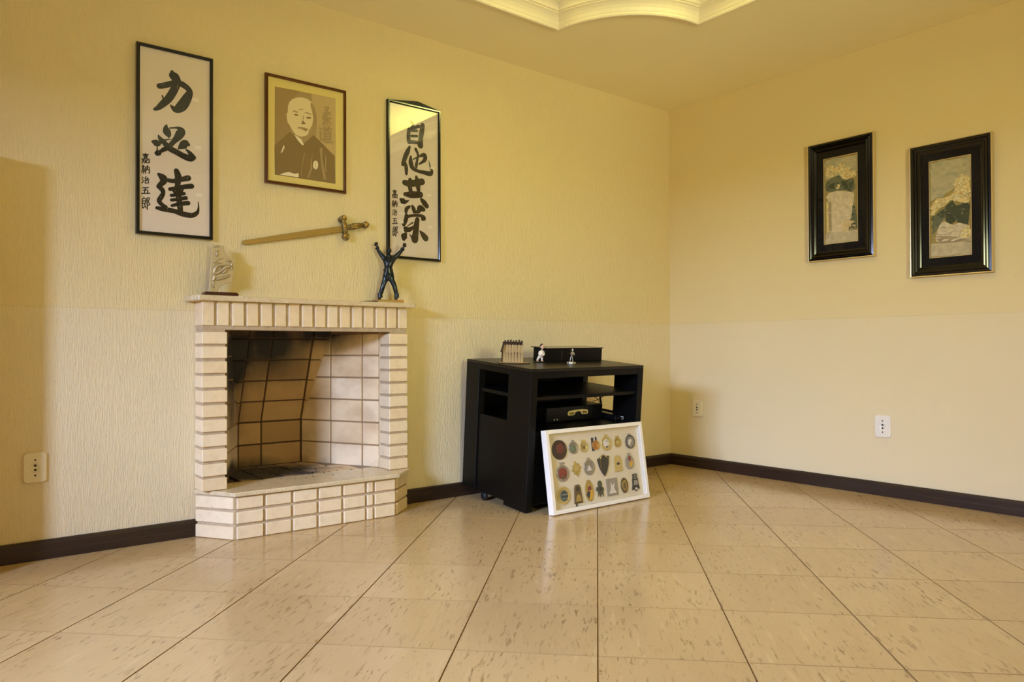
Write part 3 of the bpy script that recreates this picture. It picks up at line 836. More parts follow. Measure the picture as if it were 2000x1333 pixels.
mb.box((BX1 - .102, BY + .009, HT), (BX1 - .008, 0, .956))
mb.box((BX0 + .006, BY + .008, .938), (BX1 - .006, 0, 1.066))
mb.build('mortar', M['mortar'], fp)
mb = MB()
mb.prism([(-3.384, 0), (-3.382, -.10), (-3.362, -.142), (-2.265, -.148), (-2.252, -.142), (-2.252, 0)], 1.066, 1.091, 'z', .003)
mb.build('mantel_shelf', M['granite'], fp)
# hearth
sl = [(-3.345, -.0), (-3.344, -.022), (-3.233, -.221), (-2.415, -.246), (-2.284, -.128), (-2.284, 0), (-2.40, .0), (-2.41, .05), (-3.225, .05), (-3.231, .0)]
mb = MB()
mb.prism(sl, HT - .019, HT, 'z', .003)
mb.build('hearth_slab', M['granite'], fp)
hb = [(-3.332, 0), (-3.330, -.03), (-3.222, -.198), (-2.428, -.218), (-2.282, -.083), (-2.282, 0)]
mb = MB()
mb.prism(hb, 0, HT - .019, 'z')
mb.build('mortar', M['mortar'], fp)
hp = (HT - .019) / 3
def along(a, b, s0, s1, z0, z1, depth, out):
    """a hearth brick lying along the line a-b from s0 to s1 metres"""
    a, b = Vector(a), Vector(b)
    d = (b - a).normalized()
    nrm = Vector((d.y, -d.x))
    mid = a + d * (s0 + s1) / 2 + nrm * out
    me = brick_mesh(s1 - s0, depth, z1 - z0, M['brick'])
    rz = math.atan2(d.y, d.x)
    put_brick(me, mid.x, mid.y, (z0 + z1) / 2, rz, .001)
A0, A1 = (-3.222, -.198), (-2.428, -.218)
for c in range(3):
    z0, z1 = hp * c + .006 if c else .002, hp * (c + 1) - .006
    s = .006
    for L in (.117, .117, .112, .112, .112, .030, .112):
        along(A0, A1, s, s + L, z0, z1, .05, .009)
        s += L + .0125
    along((-3.330, -.03), (-3.222, -.198), -.012, .196, z0, z1, .05, .009)
    along(A1, (-2.282, -.083), .012, .190, z0, z1, .05, .009)

# firebox behind the opening
CX = -2.815
BXR, BXL, BYB = -2.640, -2.990, 0.47
fbz = HT - .012
def fire(me_dims, matrix, mat='fire_brick'):
    b = MB()
    b.box((0, 0, 0), me_dims, .0025)
    me = bpy.data.meshes.new('fire_brick')
    b.bm.to_mesh(me); b.bm.free()
    me.materials.append(M[mat])
    return link('fire_brick', me, fp, matrix)
jt = .008
# right and left splayed walls, stack bond
for side in (1, -1):
    a = Vector((CX + side * (BXR - CX), BYB, 0))
    e = Vector((CX + side * (-2.398 - CX), 0.004, 0))
    d = (e - a).normalized()
    Ltot = (e - a).length
    outn = Vector((d.y * -1, d.x, 0)) if side == 1 else Vector((d.y, -d.x, 0))
    if outn.x * side < 0:
        outn = -outn
    cuts = [0, .205, .415, Ltot]
    for r in range(6):
        z0 = HT + .002 + r * .1205
        for s0, s1 in zip(cuts, cuts[1:]):
            X = d if side == 1 else d
            mtx = Matrix((X, outn, Vector((0, 0, 1)))).transposed().to_4x4()
            mtx.translation = a + d * (s0 + jt / 2) + outn * rnd.uniform(0, .002) + Vector((0, 0, z0))
            o = fire((s1 - s0 - jt, .03, .1205 - jt), mtx)
    mb = MB()
    P0, P1 = a + outn * .006, e + outn * .006
    P2, P3 = e + outn * .05, a + outn * .05
    mb.prism([(p.x, p.y) for p in (P0, P1, P2, P3)], HT - .05, .99, 'z')
    mb.build('mortar', M['fire_mortar'], fp)
# back wall: two upright courses, then the leaning courses
rows = 2
bw = [(BXR - .225, BXR), (BXL, BXR - .225)]
for r in range(rows):
    z0 = HT + .002 + r * .1205
    for x0, x1 in bw:
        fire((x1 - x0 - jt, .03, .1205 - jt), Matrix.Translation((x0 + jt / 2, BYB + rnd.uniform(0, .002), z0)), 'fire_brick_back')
zl = HT + .002 + rows * .1205
lean = math.atan2(.18, .485)
up = Vector((0, -math.sin(lean), math.cos(lean)))
back = Vector((0, math.cos(lean), math.sin(lean)))
LM = Matrix((Vector((1, 0, 0)), back, up)).transposed().to_4x4()
for r in range(5):
    for x0, x1 in bw:
        m = LM.copy()
        m.translation = Vector((x0 + jt / 2, BYB + rnd.uniform(0, .002), zl)) + up * (r * .1205)
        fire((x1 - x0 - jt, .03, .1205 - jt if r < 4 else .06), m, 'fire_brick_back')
    # filler bricks between the leaning wall and the splayed side
    for side in (1, -1):
        s0, s1 = r * .1205, r * .1205 + (.1205 - jt if r < 4 else .06)
        def wx(s):
            y = BYB - s * math.sin(lean)
            return .2425 * (BYB - y) / .466
        q = [(.004, s0), (max(.006, wx(s0) + .004), s0), (wx(s1) + .004, s1), (.004, s1)]
        b = MB()
        b.prism(q if side == 1 else [(-x, z) for x, z in q], -.006, .03, 'y')
        m = LM.copy()
        m.translation = (BXR if side == 1 else BXL, BYB, zl)
        me = bpy.data.meshes.new('fire_brick')
        b.bm.to_mesh(me); b.bm.free()
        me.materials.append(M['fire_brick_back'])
        link('fire_brick', me, fp, m)
mb = MB()
mb.box((BXL - .05, BYB + .006, HT - .05), (BXR + .05, BYB + .05, zl))
b2 = MB()
mb.box((-.30, .008, -.01), (.30, .05, .53), mat=Matrix.Translation((CX, BYB, zl)) @ LM)
mb.box((FX0 - .05, .0, .965), (FX1 + .05, .55, .99))
mb.box((FX0 - .02, .0, HT - .06), (FX1 + .02, .55, HT - .016))
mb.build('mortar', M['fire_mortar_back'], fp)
# firebox floor bricks
for k in range(6):
    x0 = -3.10 + k * .104
    for y0, y1 in ((.055, .262), (.268, .475)):
        xa, xb = x0, x0 + .098
        lim = lambda y: .2425 * (BYB - y) / .466 + (BXR - CX)
        w2 = lim(y1) + .02
        if xb < CX - w2 or xa > CX + w2:
            continue
        fire((xb - xa, y1 - y0, .012), Matrix.Translation((xa, y0, HT - .014 + rnd.uniform(-.001, .001))))
# cinders on the hearth
mb = MB()
for k in range(55):
    x = rnd.gauss(-2.75, .17); y = rnd.uniform(-.06, .36)
    if abs(x - CX) > .36 - .4 * max(0, y): continue
    r = rnd.uniform(.001, .0032) * (1.5 if rnd.random() < .1 else 1)
    mb.ball((x, y, HT + r * .4), (r * rnd.uniform(.8, 1.8), r, r * .6), 5)
o = mb.build('cinders', M['ember'], fp)
o['kind'] = 'stuff'

# ================================================================== pictures on the back wall
def wall_picture(name, label, x0, z0, y=0.0, cat='picture', group=None):
    return thing(name, label, cat, Matrix.Translation((x0, y, z0)), group)

def scroll_panel(key, label, x0, z0, w, h, peak=None):
    t = wall_picture('calligraphy_panel', label, x0, z0)
    mb = MB()
    frame_loop(mb, w, h, [(0, -.001), (0, -.020), (.003, -.024), (.010, -.024), (.014, -.020), (.014, -.001)])
    mb.build('frame', M['black_gloss'], t)
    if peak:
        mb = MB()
        mb.prism([(.0, h - .002), (peak[0], h + peak[1]), (w, h - .002)], -.020, -.004)  # dark triangle rising above the frame's top edge
        mb.build('top_triangle', M['black_matte'], t)
    mb = MB()
    mb.box((.010, -.012, .010), (w - .010, -.006, h - .010))
    mb.build('paper', M['paper'], t)
    k = 0
    for ch in DATA[key + '_chars']:
        mb = MB()
        for st in ch:
            k += 1
            brush(mb, st, -.0126 - .00006 * (k % 12))
        mb.build('ink_character', M['ink'], t)
    mb = MB()
    for q, st in enumerate(DATA[key + '_sig']):
        brush(mb, st, -.0126 - .00005 * (q % 12), n=3)
    mb.build('ink_signature', M['ink'], t)
    for q in DATA[key + '_tape']:
        mb = MB()
        mb.prism([(a / 1000, b / 1000) for a, b in q], -.0142, -.0135)
        mb.build('tape', M['tape'], t)
    mb = MB()
    mb.box((.012, -.0175, .012), (w - .012, -.016, h - .012))
    mb.build('glass', M['glass_bright' if peak else 'glass'], t)
    return t
scroll_panel('left', 'tall black framed calligraphy of three large brush characters above the mantel end', -3.589, 1.354, .323, .840)
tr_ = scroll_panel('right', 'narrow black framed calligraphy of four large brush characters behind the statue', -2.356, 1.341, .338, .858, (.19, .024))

t = wall_picture('portrait_frame', 'sepia portrait of a bald man in dark kimono in a thin bronze frame', -3.021, 1.655)
PW, PH = .424, .535
mb = MB()
frame_loop(mb, PW, PH, [(0, -.001), (0, -.018), (.003, -.022), (.006, -.020), (.009, -.023), (.013, -.020), (.014, -.001)])
mb.build('frame', M['bronze_frame'], t)
mb = MB()
mb.box((.010, -.010, .010), (PW - .010, -.005, PH - .010))
mb.build('mount', M['mount_yellow'], t)
names = list(SEPIA)
mb = MB()
for k, (m, P) in enumerate(DATA['portrait']):
    mb.mi = names.index(m)
    b_ = bmesh.new()
    vs = [b_.verts.new((a / 1000, -.0104 - .00008 * k, c / 1000)) for a, c in P]
    f_ = b_.faces.new(vs)
    f_.normal_update()
    bmesh.ops.triangulate(b_, faces=[f_])
    mb._take(b_)
mb.mi = names.index('mid')
for k, st in enumerate(DATA['portrait_chars']):
    brush(mb, st, -.0128 - .00004 * k, n=3)
mb.build('photo_print', [M['sepia_' + k] for k in names], t)
mb = MB()
mb.box((.012, -.0165, .012), (PW - .012, -.015, PH - .012))
mb.build('glass', M['glass_matt'], t)

# sword
def flat_part(name, pts, y0, y1, mat, parent, bev=0.0):
    mb = MB()
    mb.prism([((a - SWX) / 1000, (b - SWZ) / 1000) for a, b in pts], y0, y1, 'y', bev)
    return mb.build(name, mat, parent)
SWX, SWZ = -2628, 1478
t = thing('sword', 'brass sword with a cross hilt hung slanting below the portrait', 'sword', (SWX / 1000, 0, SWZ / 1000))
flat_part('blade', DATA['sword_blade'], -.016, -.010, M['blade'], t, .0015)
flat_part('guard', DATA['sword_guard'], -.034, -.006, M['hilt'], t, .004)
flat_part('grip', DATA['sword_grip'], -.031, -.008, M['hilt'], t, .004)
flat_part('pommel', DATA['sword_pommel'], -.034, -.006, M['hilt'], t, .004)
mb = MB()
gx = lambda a, b: ((a - SWX) / 1000, -.034, (b - SWZ) / 1000)
gd = DATA['sword_guard']
top_c = [sum(p[i] for p in gd[1:9]) / 8 for i in (0, 1)]
low_c = [sum(p[i] for p in gd[17:26]) / 9 for i in (0, 1)]
mid_c = [(top_c[0] + low_c[0]) / 2, (top_c[1] + low_c[1]) / 2]
for c_, r_ in ((top_c, .012), (low_c, .012), (mid_c, .010)):
    mb.ball(gx(*c_), (r_, .005, r_), 10)
mb.tube([gx(*top_c), gx(*mid_c), gx(*low_c)], .004, 6)
pc_ = [sum(p[i] for p in DATA['sword_pommel']) / 9 for i in (0, 1)]
mb.ball(gx(*pc_), (.012, .005, .012), 10)
gg = DATA['sword_grip']
for f_ in (.3, .55, .8):
    a0 = [gg[0][i] + (gg[4][i] - gg[0][i]) * .08 for i in (0, 1)]
    top0, top1, bot0, bot1 = gg[1], gg[4], gg[8], gg[5]
    p0 = [top0[i] + (bot0[i] - top0[i]) * f_ for i in (0, 1)]
    p1 = [top1[i] + (bot1[i] - top1[i]) * f_ for i in (0, 1)]
    q0, q1 = gx(*p0), gx(*p1)
    mb.tube([(q0[0], -.031, q0[2]), (q1[0], -.031, q1[2])], .0022, 6)
mb.build('hilt_ornament', M['brass'], t)
mb = MB()
nb = DATA['sword_blade'][6]
mb.tube([((nb[0] - SWX) / 1000 + .12, -.001, (nb[1] - SWZ) / 1000 + .032), ((nb[0] - SWX) / 1000 + .12, -.02, (nb[1] - SWZ) / 1000 + .032)], .0018, 6)
mb.build('nail', M['black'], t)

# ================================================================== mantel things
MZ = 1.091
def facing(x, y, z, yaw=38.5):
    """frame whose x axis runs to the right and whose -y axis looks back into the room"""
    return Matrix.Translation((x, y, z)) @ Matrix.Rotation(R(-yaw), 4, 'Z')
PX, PY = -3.245, -.075
t = thing('relief_trophy', 'champagne metal relief plaque of wrestling judoka on a dark wooden base', 'trophy', (PX, PY, MZ))
dx, dz = -PX, MZ
pl = [(a / 1000 + dx, b / 1000 - dz + .004) for a, b in DATA['plaque']]
pl[13 - 1] = (pl[12][0], .014); pl[13] = (pl[13][0], .014)
mb = MB()
mb.prism(pl, .0, .006, 'y', .001)
mb.build('plaque', M['pewter'], t)
mb = MB()
for st in DATA['plaque_relief']:
    P = catmull([(a / 1000 + dx, b / 1000 - dz + .004, w / 1000) for a, b, w in st], 4) if len(st) > 2 else [(a / 1000 + dx, b / 1000 - dz + .004, w / 1000) for a, b, w in st]
    mb.tube([(a, -.001, c) for a, c, w in P], [max(.0012, w / 2) for a, c, w in P], 8)
mb.build('relief_figures', M['pewter'], t)
pb_ = DATA['plaque_base']
mb = MB()
x0, x1 = pb_[3][0] / 1000 + dx, pb_[1][0] / 1000 + dx
mb.box((x0, -.03, .0), (x1, .03, .018), .005, 2)
mb.build('base', M['mahogany'], t)

# statue of a cheering judoka, about 29 cm
t = thing('judoka_statue', 'dark bronze statue of a judoka cheering with both fists raised on a brass base', 'statue', facing(-2.385, -.075, MZ, 30))
S_ = .000304
def P_(cx, cy, y=0.0, r=20):
    return ((cx - 460) * S_, y, (1222 - cy) * S_, r * S_)
nodes = [P_(465, 742, 0, (84, 62)[0]), P_(460, 650, 0, 72), P_(466, 560, -.002, 78), P_(470, 470, -.002, 76), P_(472, 410, 0, 34), P_(472, 372, -.004, 32),
         P_(398, 452, 0, 48), P_(322, 352, .002, 38), P_(268, 262, -.002, 28),
         P_(560, 440, 0, 48), P_(648, 352, .002, 38), P_(716, 268, -.002, 28),
         P_(412, 790, 0, 54), P_(368, 935, -.004, 45), P_(325, 1085, .0, 40),
         P_(512, 790, 0, 54), P_(572, 930, -.004, 45), P_(602, 1078, .0, 40)]
nodes = [(n[0], n[1], n[2], n[3]) for n in nodes]
skin_mesh('body', nodes, [(0, 1), (1, 2), (2, 3), (3, 4), (4, 5), (3, 6), (6, 7), (7, 8), (3, 9), (9, 10), (10, 11), (0, 12), (12, 13), (13, 14), (0, 15), (15, 16), (16, 17)], M['bronze_dark'], t)
def head(parent, c, r, skin, hairm, face_dir=-1, hair=True, name='head', tilt=None):
    """a small head looking along -y: skull, jaw, nose, brow, eyes, mouth, ears; hair as a cap"""
    mtx = Matrix.Translation(c) @ (tilt or Matrix.Identity(4))
    mb = MB()
    mb.ball((0, 0, .12 * r), (.80 * r, .92 * r, 1.0 * r), 14)
    mb.ball((0, -.18 * r, -.48 * r), (.58 * r, .62 * r, .58 * r), 12)
    mb.lathe([(0, .26 * r), (.10 * r, .1 * r), (.17 * r, -.16 * r), (0, -.24 * r)], 8, Matrix.Translation((0, -.90 * r, -.02 * r)) @ Matrix.Rotation(R(14), 4, 'X'))
    for sx in (-1, 1):
        mb.ball((sx * .80 * r, .05 * r, 0), (.10 * r, .18 * r, .26 * r), 8)
        mb.ball((sx * .32 * r, -.76 * r, .24 * r), (.24 * r, .12 * r, .07 * r), 8)
    mb.bm.transform(mtx)
    h = mb.build(name, skin, parent)
    mb = MB()
    for sx in (-1, 1):
        mb.ball((sx * .31 * r, -.82 * r, .10 * r), (.12 * r, .06 * r, .06 * r), 8)
    mb.ball((0, -.80 * r, -.50 * r), (.22 * r, .07 * r, .045 * r), 8)
    mb.bm.transform(mtx)
    mb.build('eyes_and_mouth', M['black'], h)
    if hair:
        mb = MB()
        mb.ball((0, .16 * r, .30 * r), (.90 * r, .92 * r, .98 * r), 14)
        for v in list(mb.bm.verts):
            if v.co.z < .30 * r and v.co.y < -.05 * r:
                v.co.y = max(v.co.y, -.05 * r) * .6
                v.co.z = max(v.co.z, .18 * r)
            if v.co.z < -.35 * r:
                v.co.z = -.35 * r
        mb.bm.transform(mtx)
        mb.build('hair', hairm, h)
    return h
def hand(parent, c, r, mat, up=(0, 0, 1), curl=1.0, flip=1, name='hand', wrist=0.0):
    """palm, four unequal curled fingers and a thumb from the side of the palm; `up` runs from wrist to knuckles"""
    u = Vector(up).normalized()
    f = Vector((0, -1, 0))
    f = (f - u * f.dot(u)).normalized()
    s = u.cross(f) * flip
    c = Vector(c)
    mb = MB()
    mtx = Matrix((s, f, u)).transposed().to_4x4()
    mtx.translation = c
    mb.ball((0, 0, 0), (.62 * r, .34 * r, .66 * r), 10, mtx)
    for k, (ox, ln) in enumerate(((-.45, .62), (-.15, .74), (.15, .68), (.43, .52))):
        p0 = c + s * ox * r + u * .45 * r
        p1 = p0 + u * ln * .55 * r + f * .10 * r
        p2 = p1 + u * ln * (.45 - .75 * curl) * r + f * (.15 + .50 * curl) * r
        p3 = p2 - u * ln * .55 * curl * r + u * (1 - curl) * .3 * r - f * .12 * curl * r
        mb.tube([p0, p1, p2, p3], [.17 * r, .17 * r, .15 * r, .11 * r], 6)
    if wrist:
        mb.tube([c - u * .2 * r, c - u * wrist], [.42 * r, .38 * r], 10)
    q0 = c - s * .55 * r - u * .30 * r
    mb.tube([q0, q0 - s * .22 * r + u * .35 * r + f * .2 * r, q0 + s * .10 * r + u * .75 * r + f * .48 * r], [.20 * r, .18 * r, .12 * r], 6)
    return mb.build(name, mat, parent)
hc = P_(472, 318, -.004)
head(t, hc[:3], 52 * S_, M['bronze_dark'], M['black'])
for (cx, cy, up_, fl) in ((262, 205, (-.22, 0, 1), 1), (735, 212, (.30, 0, 1), -1)):
    q = P_(cx, cy)
    hand(t, q[:3], 48 * S_, M['skin_dark'], up_, 1.0, fl, wrist=.020)
for (cx, cy) in ((270, 258), (712, 266)):
    mb = MB()
    q = P_(cx, cy); s_ = -1 if cx < 460 else 1
    d_ = Vector((s_ * .5, 0, .86))
    mb.tube([Vector(q[:3]) - d_ * .010, Vector(q[:3]) + d_ * .002], [30 * S_, 40 * S_], 12, cap=False)
    mb.build('cuff', M['bronze_dark'], t)
mb = MB()
mb.lathe([(74 * S_, .178), (82 * S_, .168), (92 * S_, .155), (104 * S_, .138), (100 * S_, .136)], 20, Matrix.Translation((.0015, 0, 0)), sy=.72)
mb.build('jacket_skirt', M['bronze_dark'], t)
mb = MB()
mb.lathe([(76 * S_, .168), (84 * S_, .170), (84 * S_, .180), (76 * S_, .182)], 20, Matrix.Translation((.0, 0, 0)), sy=.76)
q = P_(450, 640)
yb = -.021
mb.tube([(q[0], yb, q[2]), (q[0] - .006, yb - .003, q[2] - .022), (q[0] - .008, yb - .003, q[2] - .040)], .0026, 6)
mb.tube([(q[0], yb, q[2]), (q[0] + .008, yb - .003, q[2] - .018), (q[0] + .012, yb - .003, q[2] - .034)], .0026, 6)
mb.ball((q[0], yb - .001, q[2]), (.005, .004, .004), 8)
mb.build('belt', M['black'], t)
mb = MB()
for x0_, x1_ in ((425, 500), (520, 430)):
    a_, b_ = P_(x0_, 410), P_(x1_, 620)
    mb.tube([(a_[0], -.012, a_[2]), ((a_[0] + b_[0]) / 2, -.0245, (a_[2] + b_[2]) / 2), (b_[0], -.0225, b_[2])], .0028, 6)
mb.build('lapel', M['bronze_dark'], t)
for cx, fx in ((322, 308), (602, 590)):
    q = P_(cx, 1100)
    mb = MB()
    mb.tube([(q[0] + (.002 if cx > 460 else -.001), .0, .054), (q[0], .0, .030)], [39 * S_, 45 * S_], 14, cap=False)
    mb.build('trouser_hem', M['bronze_dark'], t)
    q = P_(fx, 1150)
    mb = MB()
    mb.ball((q[0], -.008, .0235), (.0085, .017, .0085), 10)
    mb.tube([(q[0] + .002, .002, .022), (P_(cx, 1100)[0], 0, .040)], .008, 8)
    for k in range(5):
        mb.ball((q[0] + (k - 2) * .003, -.023, .019), (.0018, .004, .0022), 6)
    mb.build('foot', M['skin_dark'], t)
mb = MB()
mb.box((-.082, -.030, 0), (.082, .030, .0165), .001)
mb.build('base', M['brass_base'], t)
mb = MB()
mb.box((-.052, -.0315, .002), (.040, -.0298, .0145), .0005)
mb.build('name_plate', M['brass'], t)

mb = MB()
mb.tube([(-2.560, -.075, MZ + .003), (-2.535, -.08, MZ + .004), (-2.50, -.082, MZ + .005), (-2.462, -.083, MZ + .005)], [.0015, .0025, .004, .0045], 8)
mb.ball((-2.462, -.083, MZ + .0055), (.012, .008, .0055), 10)
tag(mb.build('strap', M['black']), 'small black strap lying flat on the mantel left of the statue', 'strap')
mb = MB()
mb.box((-3.10, -.075, MZ), (-3.02, -.03, MZ + .002), .0005)
tag(mb.build('card', M['silver_dark']), 'thin dark card lying on the mantel right of the relief plaque', 'card')

# ================================================================== flower prints on the right wall
def flower_picture(key, idx, label, y0, z0, w, h):
    # local x runs along -y of the room, local y points into the wall
    m = Matrix(((0, 1, 0), (-1, 0, 0), (0, 0, 1))).to_4x4()
    m.translation = (0, y0, z0)
    t = thing('flower_picture', label, 'picture', m, 'framed flower prints on the right wall')
    mb = MB()
    frame_loop(mb, w, h, [(0, -.001), (0, -.026), (.002, -.030), (.0055, -.029), (.0055, -.02)])
    mb.build('gilt_edge', M['gilt'], t)
    mb = MB()
    frame_loop(mb, w, h, [(.0055, -.02), (.0055, -.028), (.016, -.031), (.022, -.026), (.028, -.030), (.036, -.025), (.042, -.029), (.050, -.022), (.056, -.018), (.056, -.010)])
    mb.build('frame', M['black_gloss'], t)
    op = DATA['flower_open'][idx]
    ox0, ox1 = min(p[0] for p in op) / 1000, max(p[0] for p in op) / 1000
    oz0, oz1 = min(p[1] for p in op) / 1000, max(p[1] for p in op) / 1000
    mb = MB()
    frame_loop(mb, w - .10, h - .10, [(0, -.0125), (ox0 - .05, -.0125), (ox0 - .05, -.010)], z0=.05, x0=.05)
    # mount: four boards round the opening
    mb = MB()
    mb.box((.05, -.0125, .05), (ox0, -.009, h - .05))
    mb.box((ox1, -.0125, .05), (w - .05, -.009, h - .05))
    mb.box((ox0, -.0125, .05), (ox1, -.009, oz0))
    mb.box((ox0, -.0125, oz1), (ox1, -.009, h - .05))
    mb.build('mount', M['mat_black'], t)
    mb = MB()
    frame_loop(mb, ox1 - ox0, oz1 - oz0, [(0, -.009), (0, -.0135), (.003, -.0135), (.003, -.008)], z0=oz0, x0=ox0)
    mb.build('gilt_fillet', M['gilt'], t)
    names = list(FLOWER)
    mb = MB()
    mb.box((ox0 - .01, -.006, oz0 - .01), (ox1 + .01, -.002, oz1 + .01))
    for k, (mname, P) in enumerate(DATA[key]):
        mb.mi = names.index(mname)
        if k == 0:
            P = [(ox0 * 1000, oz1 * 1000), (ox1 * 1000, oz1 * 1000), (ox1 * 1000, oz0 * 1000), (ox0 * 1000, oz0 * 1000)]
        b_ = bmesh.new()
        PP = P if len(P) < 8 or k < 1 else [q[:2] for q in catmull([tuple(p) + (0,) for p in P] + [tuple(P[0]) + (0,)], 3)][:-1]
        PP = [(min(max(a, ox0 * 1000 + 1), ox1 * 1000 - 1), min(max(c, oz0 * 1000 + 1), oz1 * 1000 - 1)) for a, c in PP]
        vs = [b_.verts.new((a / 1000, -.0065 - .0001 * k, c / 1000)) for a, c in PP]
        f_ = b_.faces.new(vs)
        f_.normal_update()
        bmesh.ops.triangulate(b_, faces=[f_])
        mb._take(b_)
    pr = random.Random(11 + idx)
    def dab(cx, cz, rx, rz, ang, lay, mname):
        mb.mi = names.index(mname)
        ca_, sa_ = math.cos(ang), math.sin(ang)
        pts = []
        for q in range(9):
            a = 2 * math.pi * q / 9
            u, v = rx * math.cos(a) * pr.uniform(.8, 1.15), rz * math.sin(a) * pr.uniform(.8, 1.15)
            pts.append((cx + u * ca_ - v * sa_, cz + u * sa_ + v * ca_))
        pts = [(min(max(a, ox0 * 1000 + 1), ox1 * 1000 - 1), min(max(c, oz0 * 1000 + 1), oz1 * 1000 - 1)) for a, c in pts]
        f_ = mb.face([(a / 1000, -.0065 - .00002 * lay - .0016, c / 1000) for a, c in pts])
    def inside(P, x, z):
        r = False
        for q in range(len(P)):
            (x0, z0), (x1, z1) = P[q], P[(q + 1) % len(P)]
            if (z0 > z) != (z1 > z) and x < x0 + (z - z0) / (z1 - z0) * (x1 - x0):
                r = not r
        return r
    lay = 0
    done = []
    for mname, P in DATA[key]:
        xs, zs = [p[0] for p in P], [p[1] for p in P]
        rng = {'leaf': 26, 'leafdark': 26, 'petal': 90, 'petal2': 10, 'vase': 20, 'sky': 26}.get(mname, 0)
        if mname == 'petal' and (max(zs) - min(zs) < 60 or max(xs) - min(xs) < 40):
            continue
        for q in range(rng):
            x, z = pr.uniform(min(xs), max(xs)), pr.uniform(min(zs), max(zs))
            if not inside(P, x, z):
                continue
            lay += 1
            if mname in ('leaf', 'leafdark'):
                dab(x, z, pr.uniform(5, 13), pr.uniform(3, 6), pr.uniform(0, 3.1), lay, pr.choice(('leaf', 'leafdark', 'leafdark', 'leafmid')))
            elif mname in ('petal', 'petal2'):
                if any((x - u) ** 2 + (z - v) ** 2 < 300 for u, v in done):
                    continue
                done.append((x, z))
                rr, a0 = pr.uniform(8, 12), pr.uniform(0, 6)
                for g_ in range(5):
                    a = a0 + g_ * 1.2566
                    lay += 1
                    dab(x + rr * .8 * math.cos(a), z + rr * .7 * math.sin(a), rr * .72, rr * .5, a, lay, ('petal2', 'petal', 'petalwarm', 'petal2', 'petal')[g_])
                lay += 1
                dab(x, z, 2.6, 2.2, 0, lay, 'ground')
            elif mname == 'vase':
                dab(x, z, pr.uniform(10, 22), pr.uniform(3, 7), pr.uniform(-.3, .3), lay, pr.choice(('vase', 'vasemid')))
            else:
                dab(x, z, pr.uniform(14, 34), pr.uniform(6, 14), pr.uniform(-.3, .3), lay, pr.choice(('sky', 'skymid')))
    mb.build('painting', [M['painted_' + k] for k in names], t)
    mb = MB()
    mb.box((.054, -.0155, .054), (w - .054, -.0145, h - .054))
    mb.build('glass', M['glass_matt'], t)
flower_picture('flower_one', 0, 'black framed print of cream flowers in a tall pale pot, nearer the corner', -1.108, 1.377, .408, .722)
flower_picture('flower_two', 1, 'black framed print of flowers spilling from a low white bowl, hung lower', -1.713, 1.234, .406, .724)

# ================================================================== wall sockets
def socket(label, m, w, h, mat):
    t = thing('wall_socket', label, 'socket', m, 'wall sockets')
    def rr(w, h, r, n=5, bulge=.06):
        P = []
        for cx, cz, a0 in ((w / 2 - r, h / 2 - r, 0), (-w / 2 + r, h / 2 - r, 90), (-w / 2 + r, -h / 2 + r, 180), (w / 2 - r, -h / 2 + r, 270)):
            for k in range(n + 1):
                a = R(a0 + 90 * k / n)
                P.append((cx + r * math.cos(a), cz + r * math.sin(a)))
        return [(x, z + (math.copysign(1, z) * bulge * h * (.25 - (x / w) ** 2)) * (abs(z) > h * .2)) for x, z in P]
    mb = MB()
    mb.prism(rr(w, h, w * .16), -.010, 0, 'y', .003)
    mb.build('cover_plate', mat, t)
    mb = MB()
    mb.lathe([(.0, -.0005), (w * .20, -.0005), (w * .215, .0008), (w * .23, -.0005), (w * .24, -.002)], 24, Matrix.Translation((0, -.0108, 0)) @ Matrix.Rotation(R(90), 4, 'X'))
    mb.build('socket_insert', mat, t)
    for z in (h * .072, -h * .072):
        mb = MB()
        mb.lathe([(0, .001), (w * .055, .001), (w * .055, -.001)], 12, Matrix.Translation((0, -.0112, z)) @ Matrix.Rotation(R(90), 4, 'X'))
        mb.build('pin_hole', M['hole'], t)
    for z in (h * .26, -h * .26):
        mb = MB()
        mb.lathe([(0, .001), (w * .04, .001), (w * .045, -.001)], 12, Matrix.Translation((0, -.0104, z)) @ Matrix.Rotation(R(90), 4, 'X'))
        mb.build('screw', M['silver_dark'], t)
    return t
MB_ = Matrix(((0, 1, 0), (-1, 0, 0), (0, 0, 1))).to_4x4()
def onB(y, z):
    m = MB_.copy(); m.translation = (0, y, z); return m
socket('cream wall socket left of the fireplace above the skirting', Matrix.Translation((-3.955, 0, .373)), .081, .120, M['cream_plate'])
socket('wall socket in the shaded corner beside the black cabinet', onB(-.247, .420), .086, .117, M['cream_plate'])
socket('white wall socket on the right wall below the flower prints', onB(-1.546, .396), .091, .124, M['white_plate'])

# ================================================================== television cabinet, leaning forward on its rear castors
CA = Vector((0.9999, -0.0039, 0.0070)); CB = Vector((0.0027, 0.9965, 0.0832))
CA.normalize(); CB = (CB - CA * CA.dot(CB)).normalized(); CC = CA.cross(CB)
CM = Matrix((CA, CB, CC)).transposed().to_4x4()
CM.translation = (-1.8892, -0.609, 0.001)
CW, CD, CH = .841, .575, .7455
cab = thing('tv_cabinet', 'black-brown television cabinet on castors standing beside the fireplace, open at front', 'cabinet', CM)
def panel(name, lo, hi, mat='cabinet', bev=.0015):
    mb = MB()
    mb.box(lo, hi, bev)
    return mb.build(name, M[mat], cab)
panel('top_panel', (0, 0, .727), (CW, CD, CH), 'cabinet_top')
panel('top_rail', (.001, .001, .695), (CW - .001, .03, .727))
for x0, x1 in ((0, .045), (CW - .042, CW)):
    panel('front_upright', (x0, 0, .0), (x1, .188, .7268))
    panel('rear_upright', (x0, .452, .022), (x1, CD, .7268))
panel('top_rail', (0.0, .188, .700), (.045, .452, .7268))
panel('top_rail', (CW - .042, .188, .700), (CW, .452, .7268))
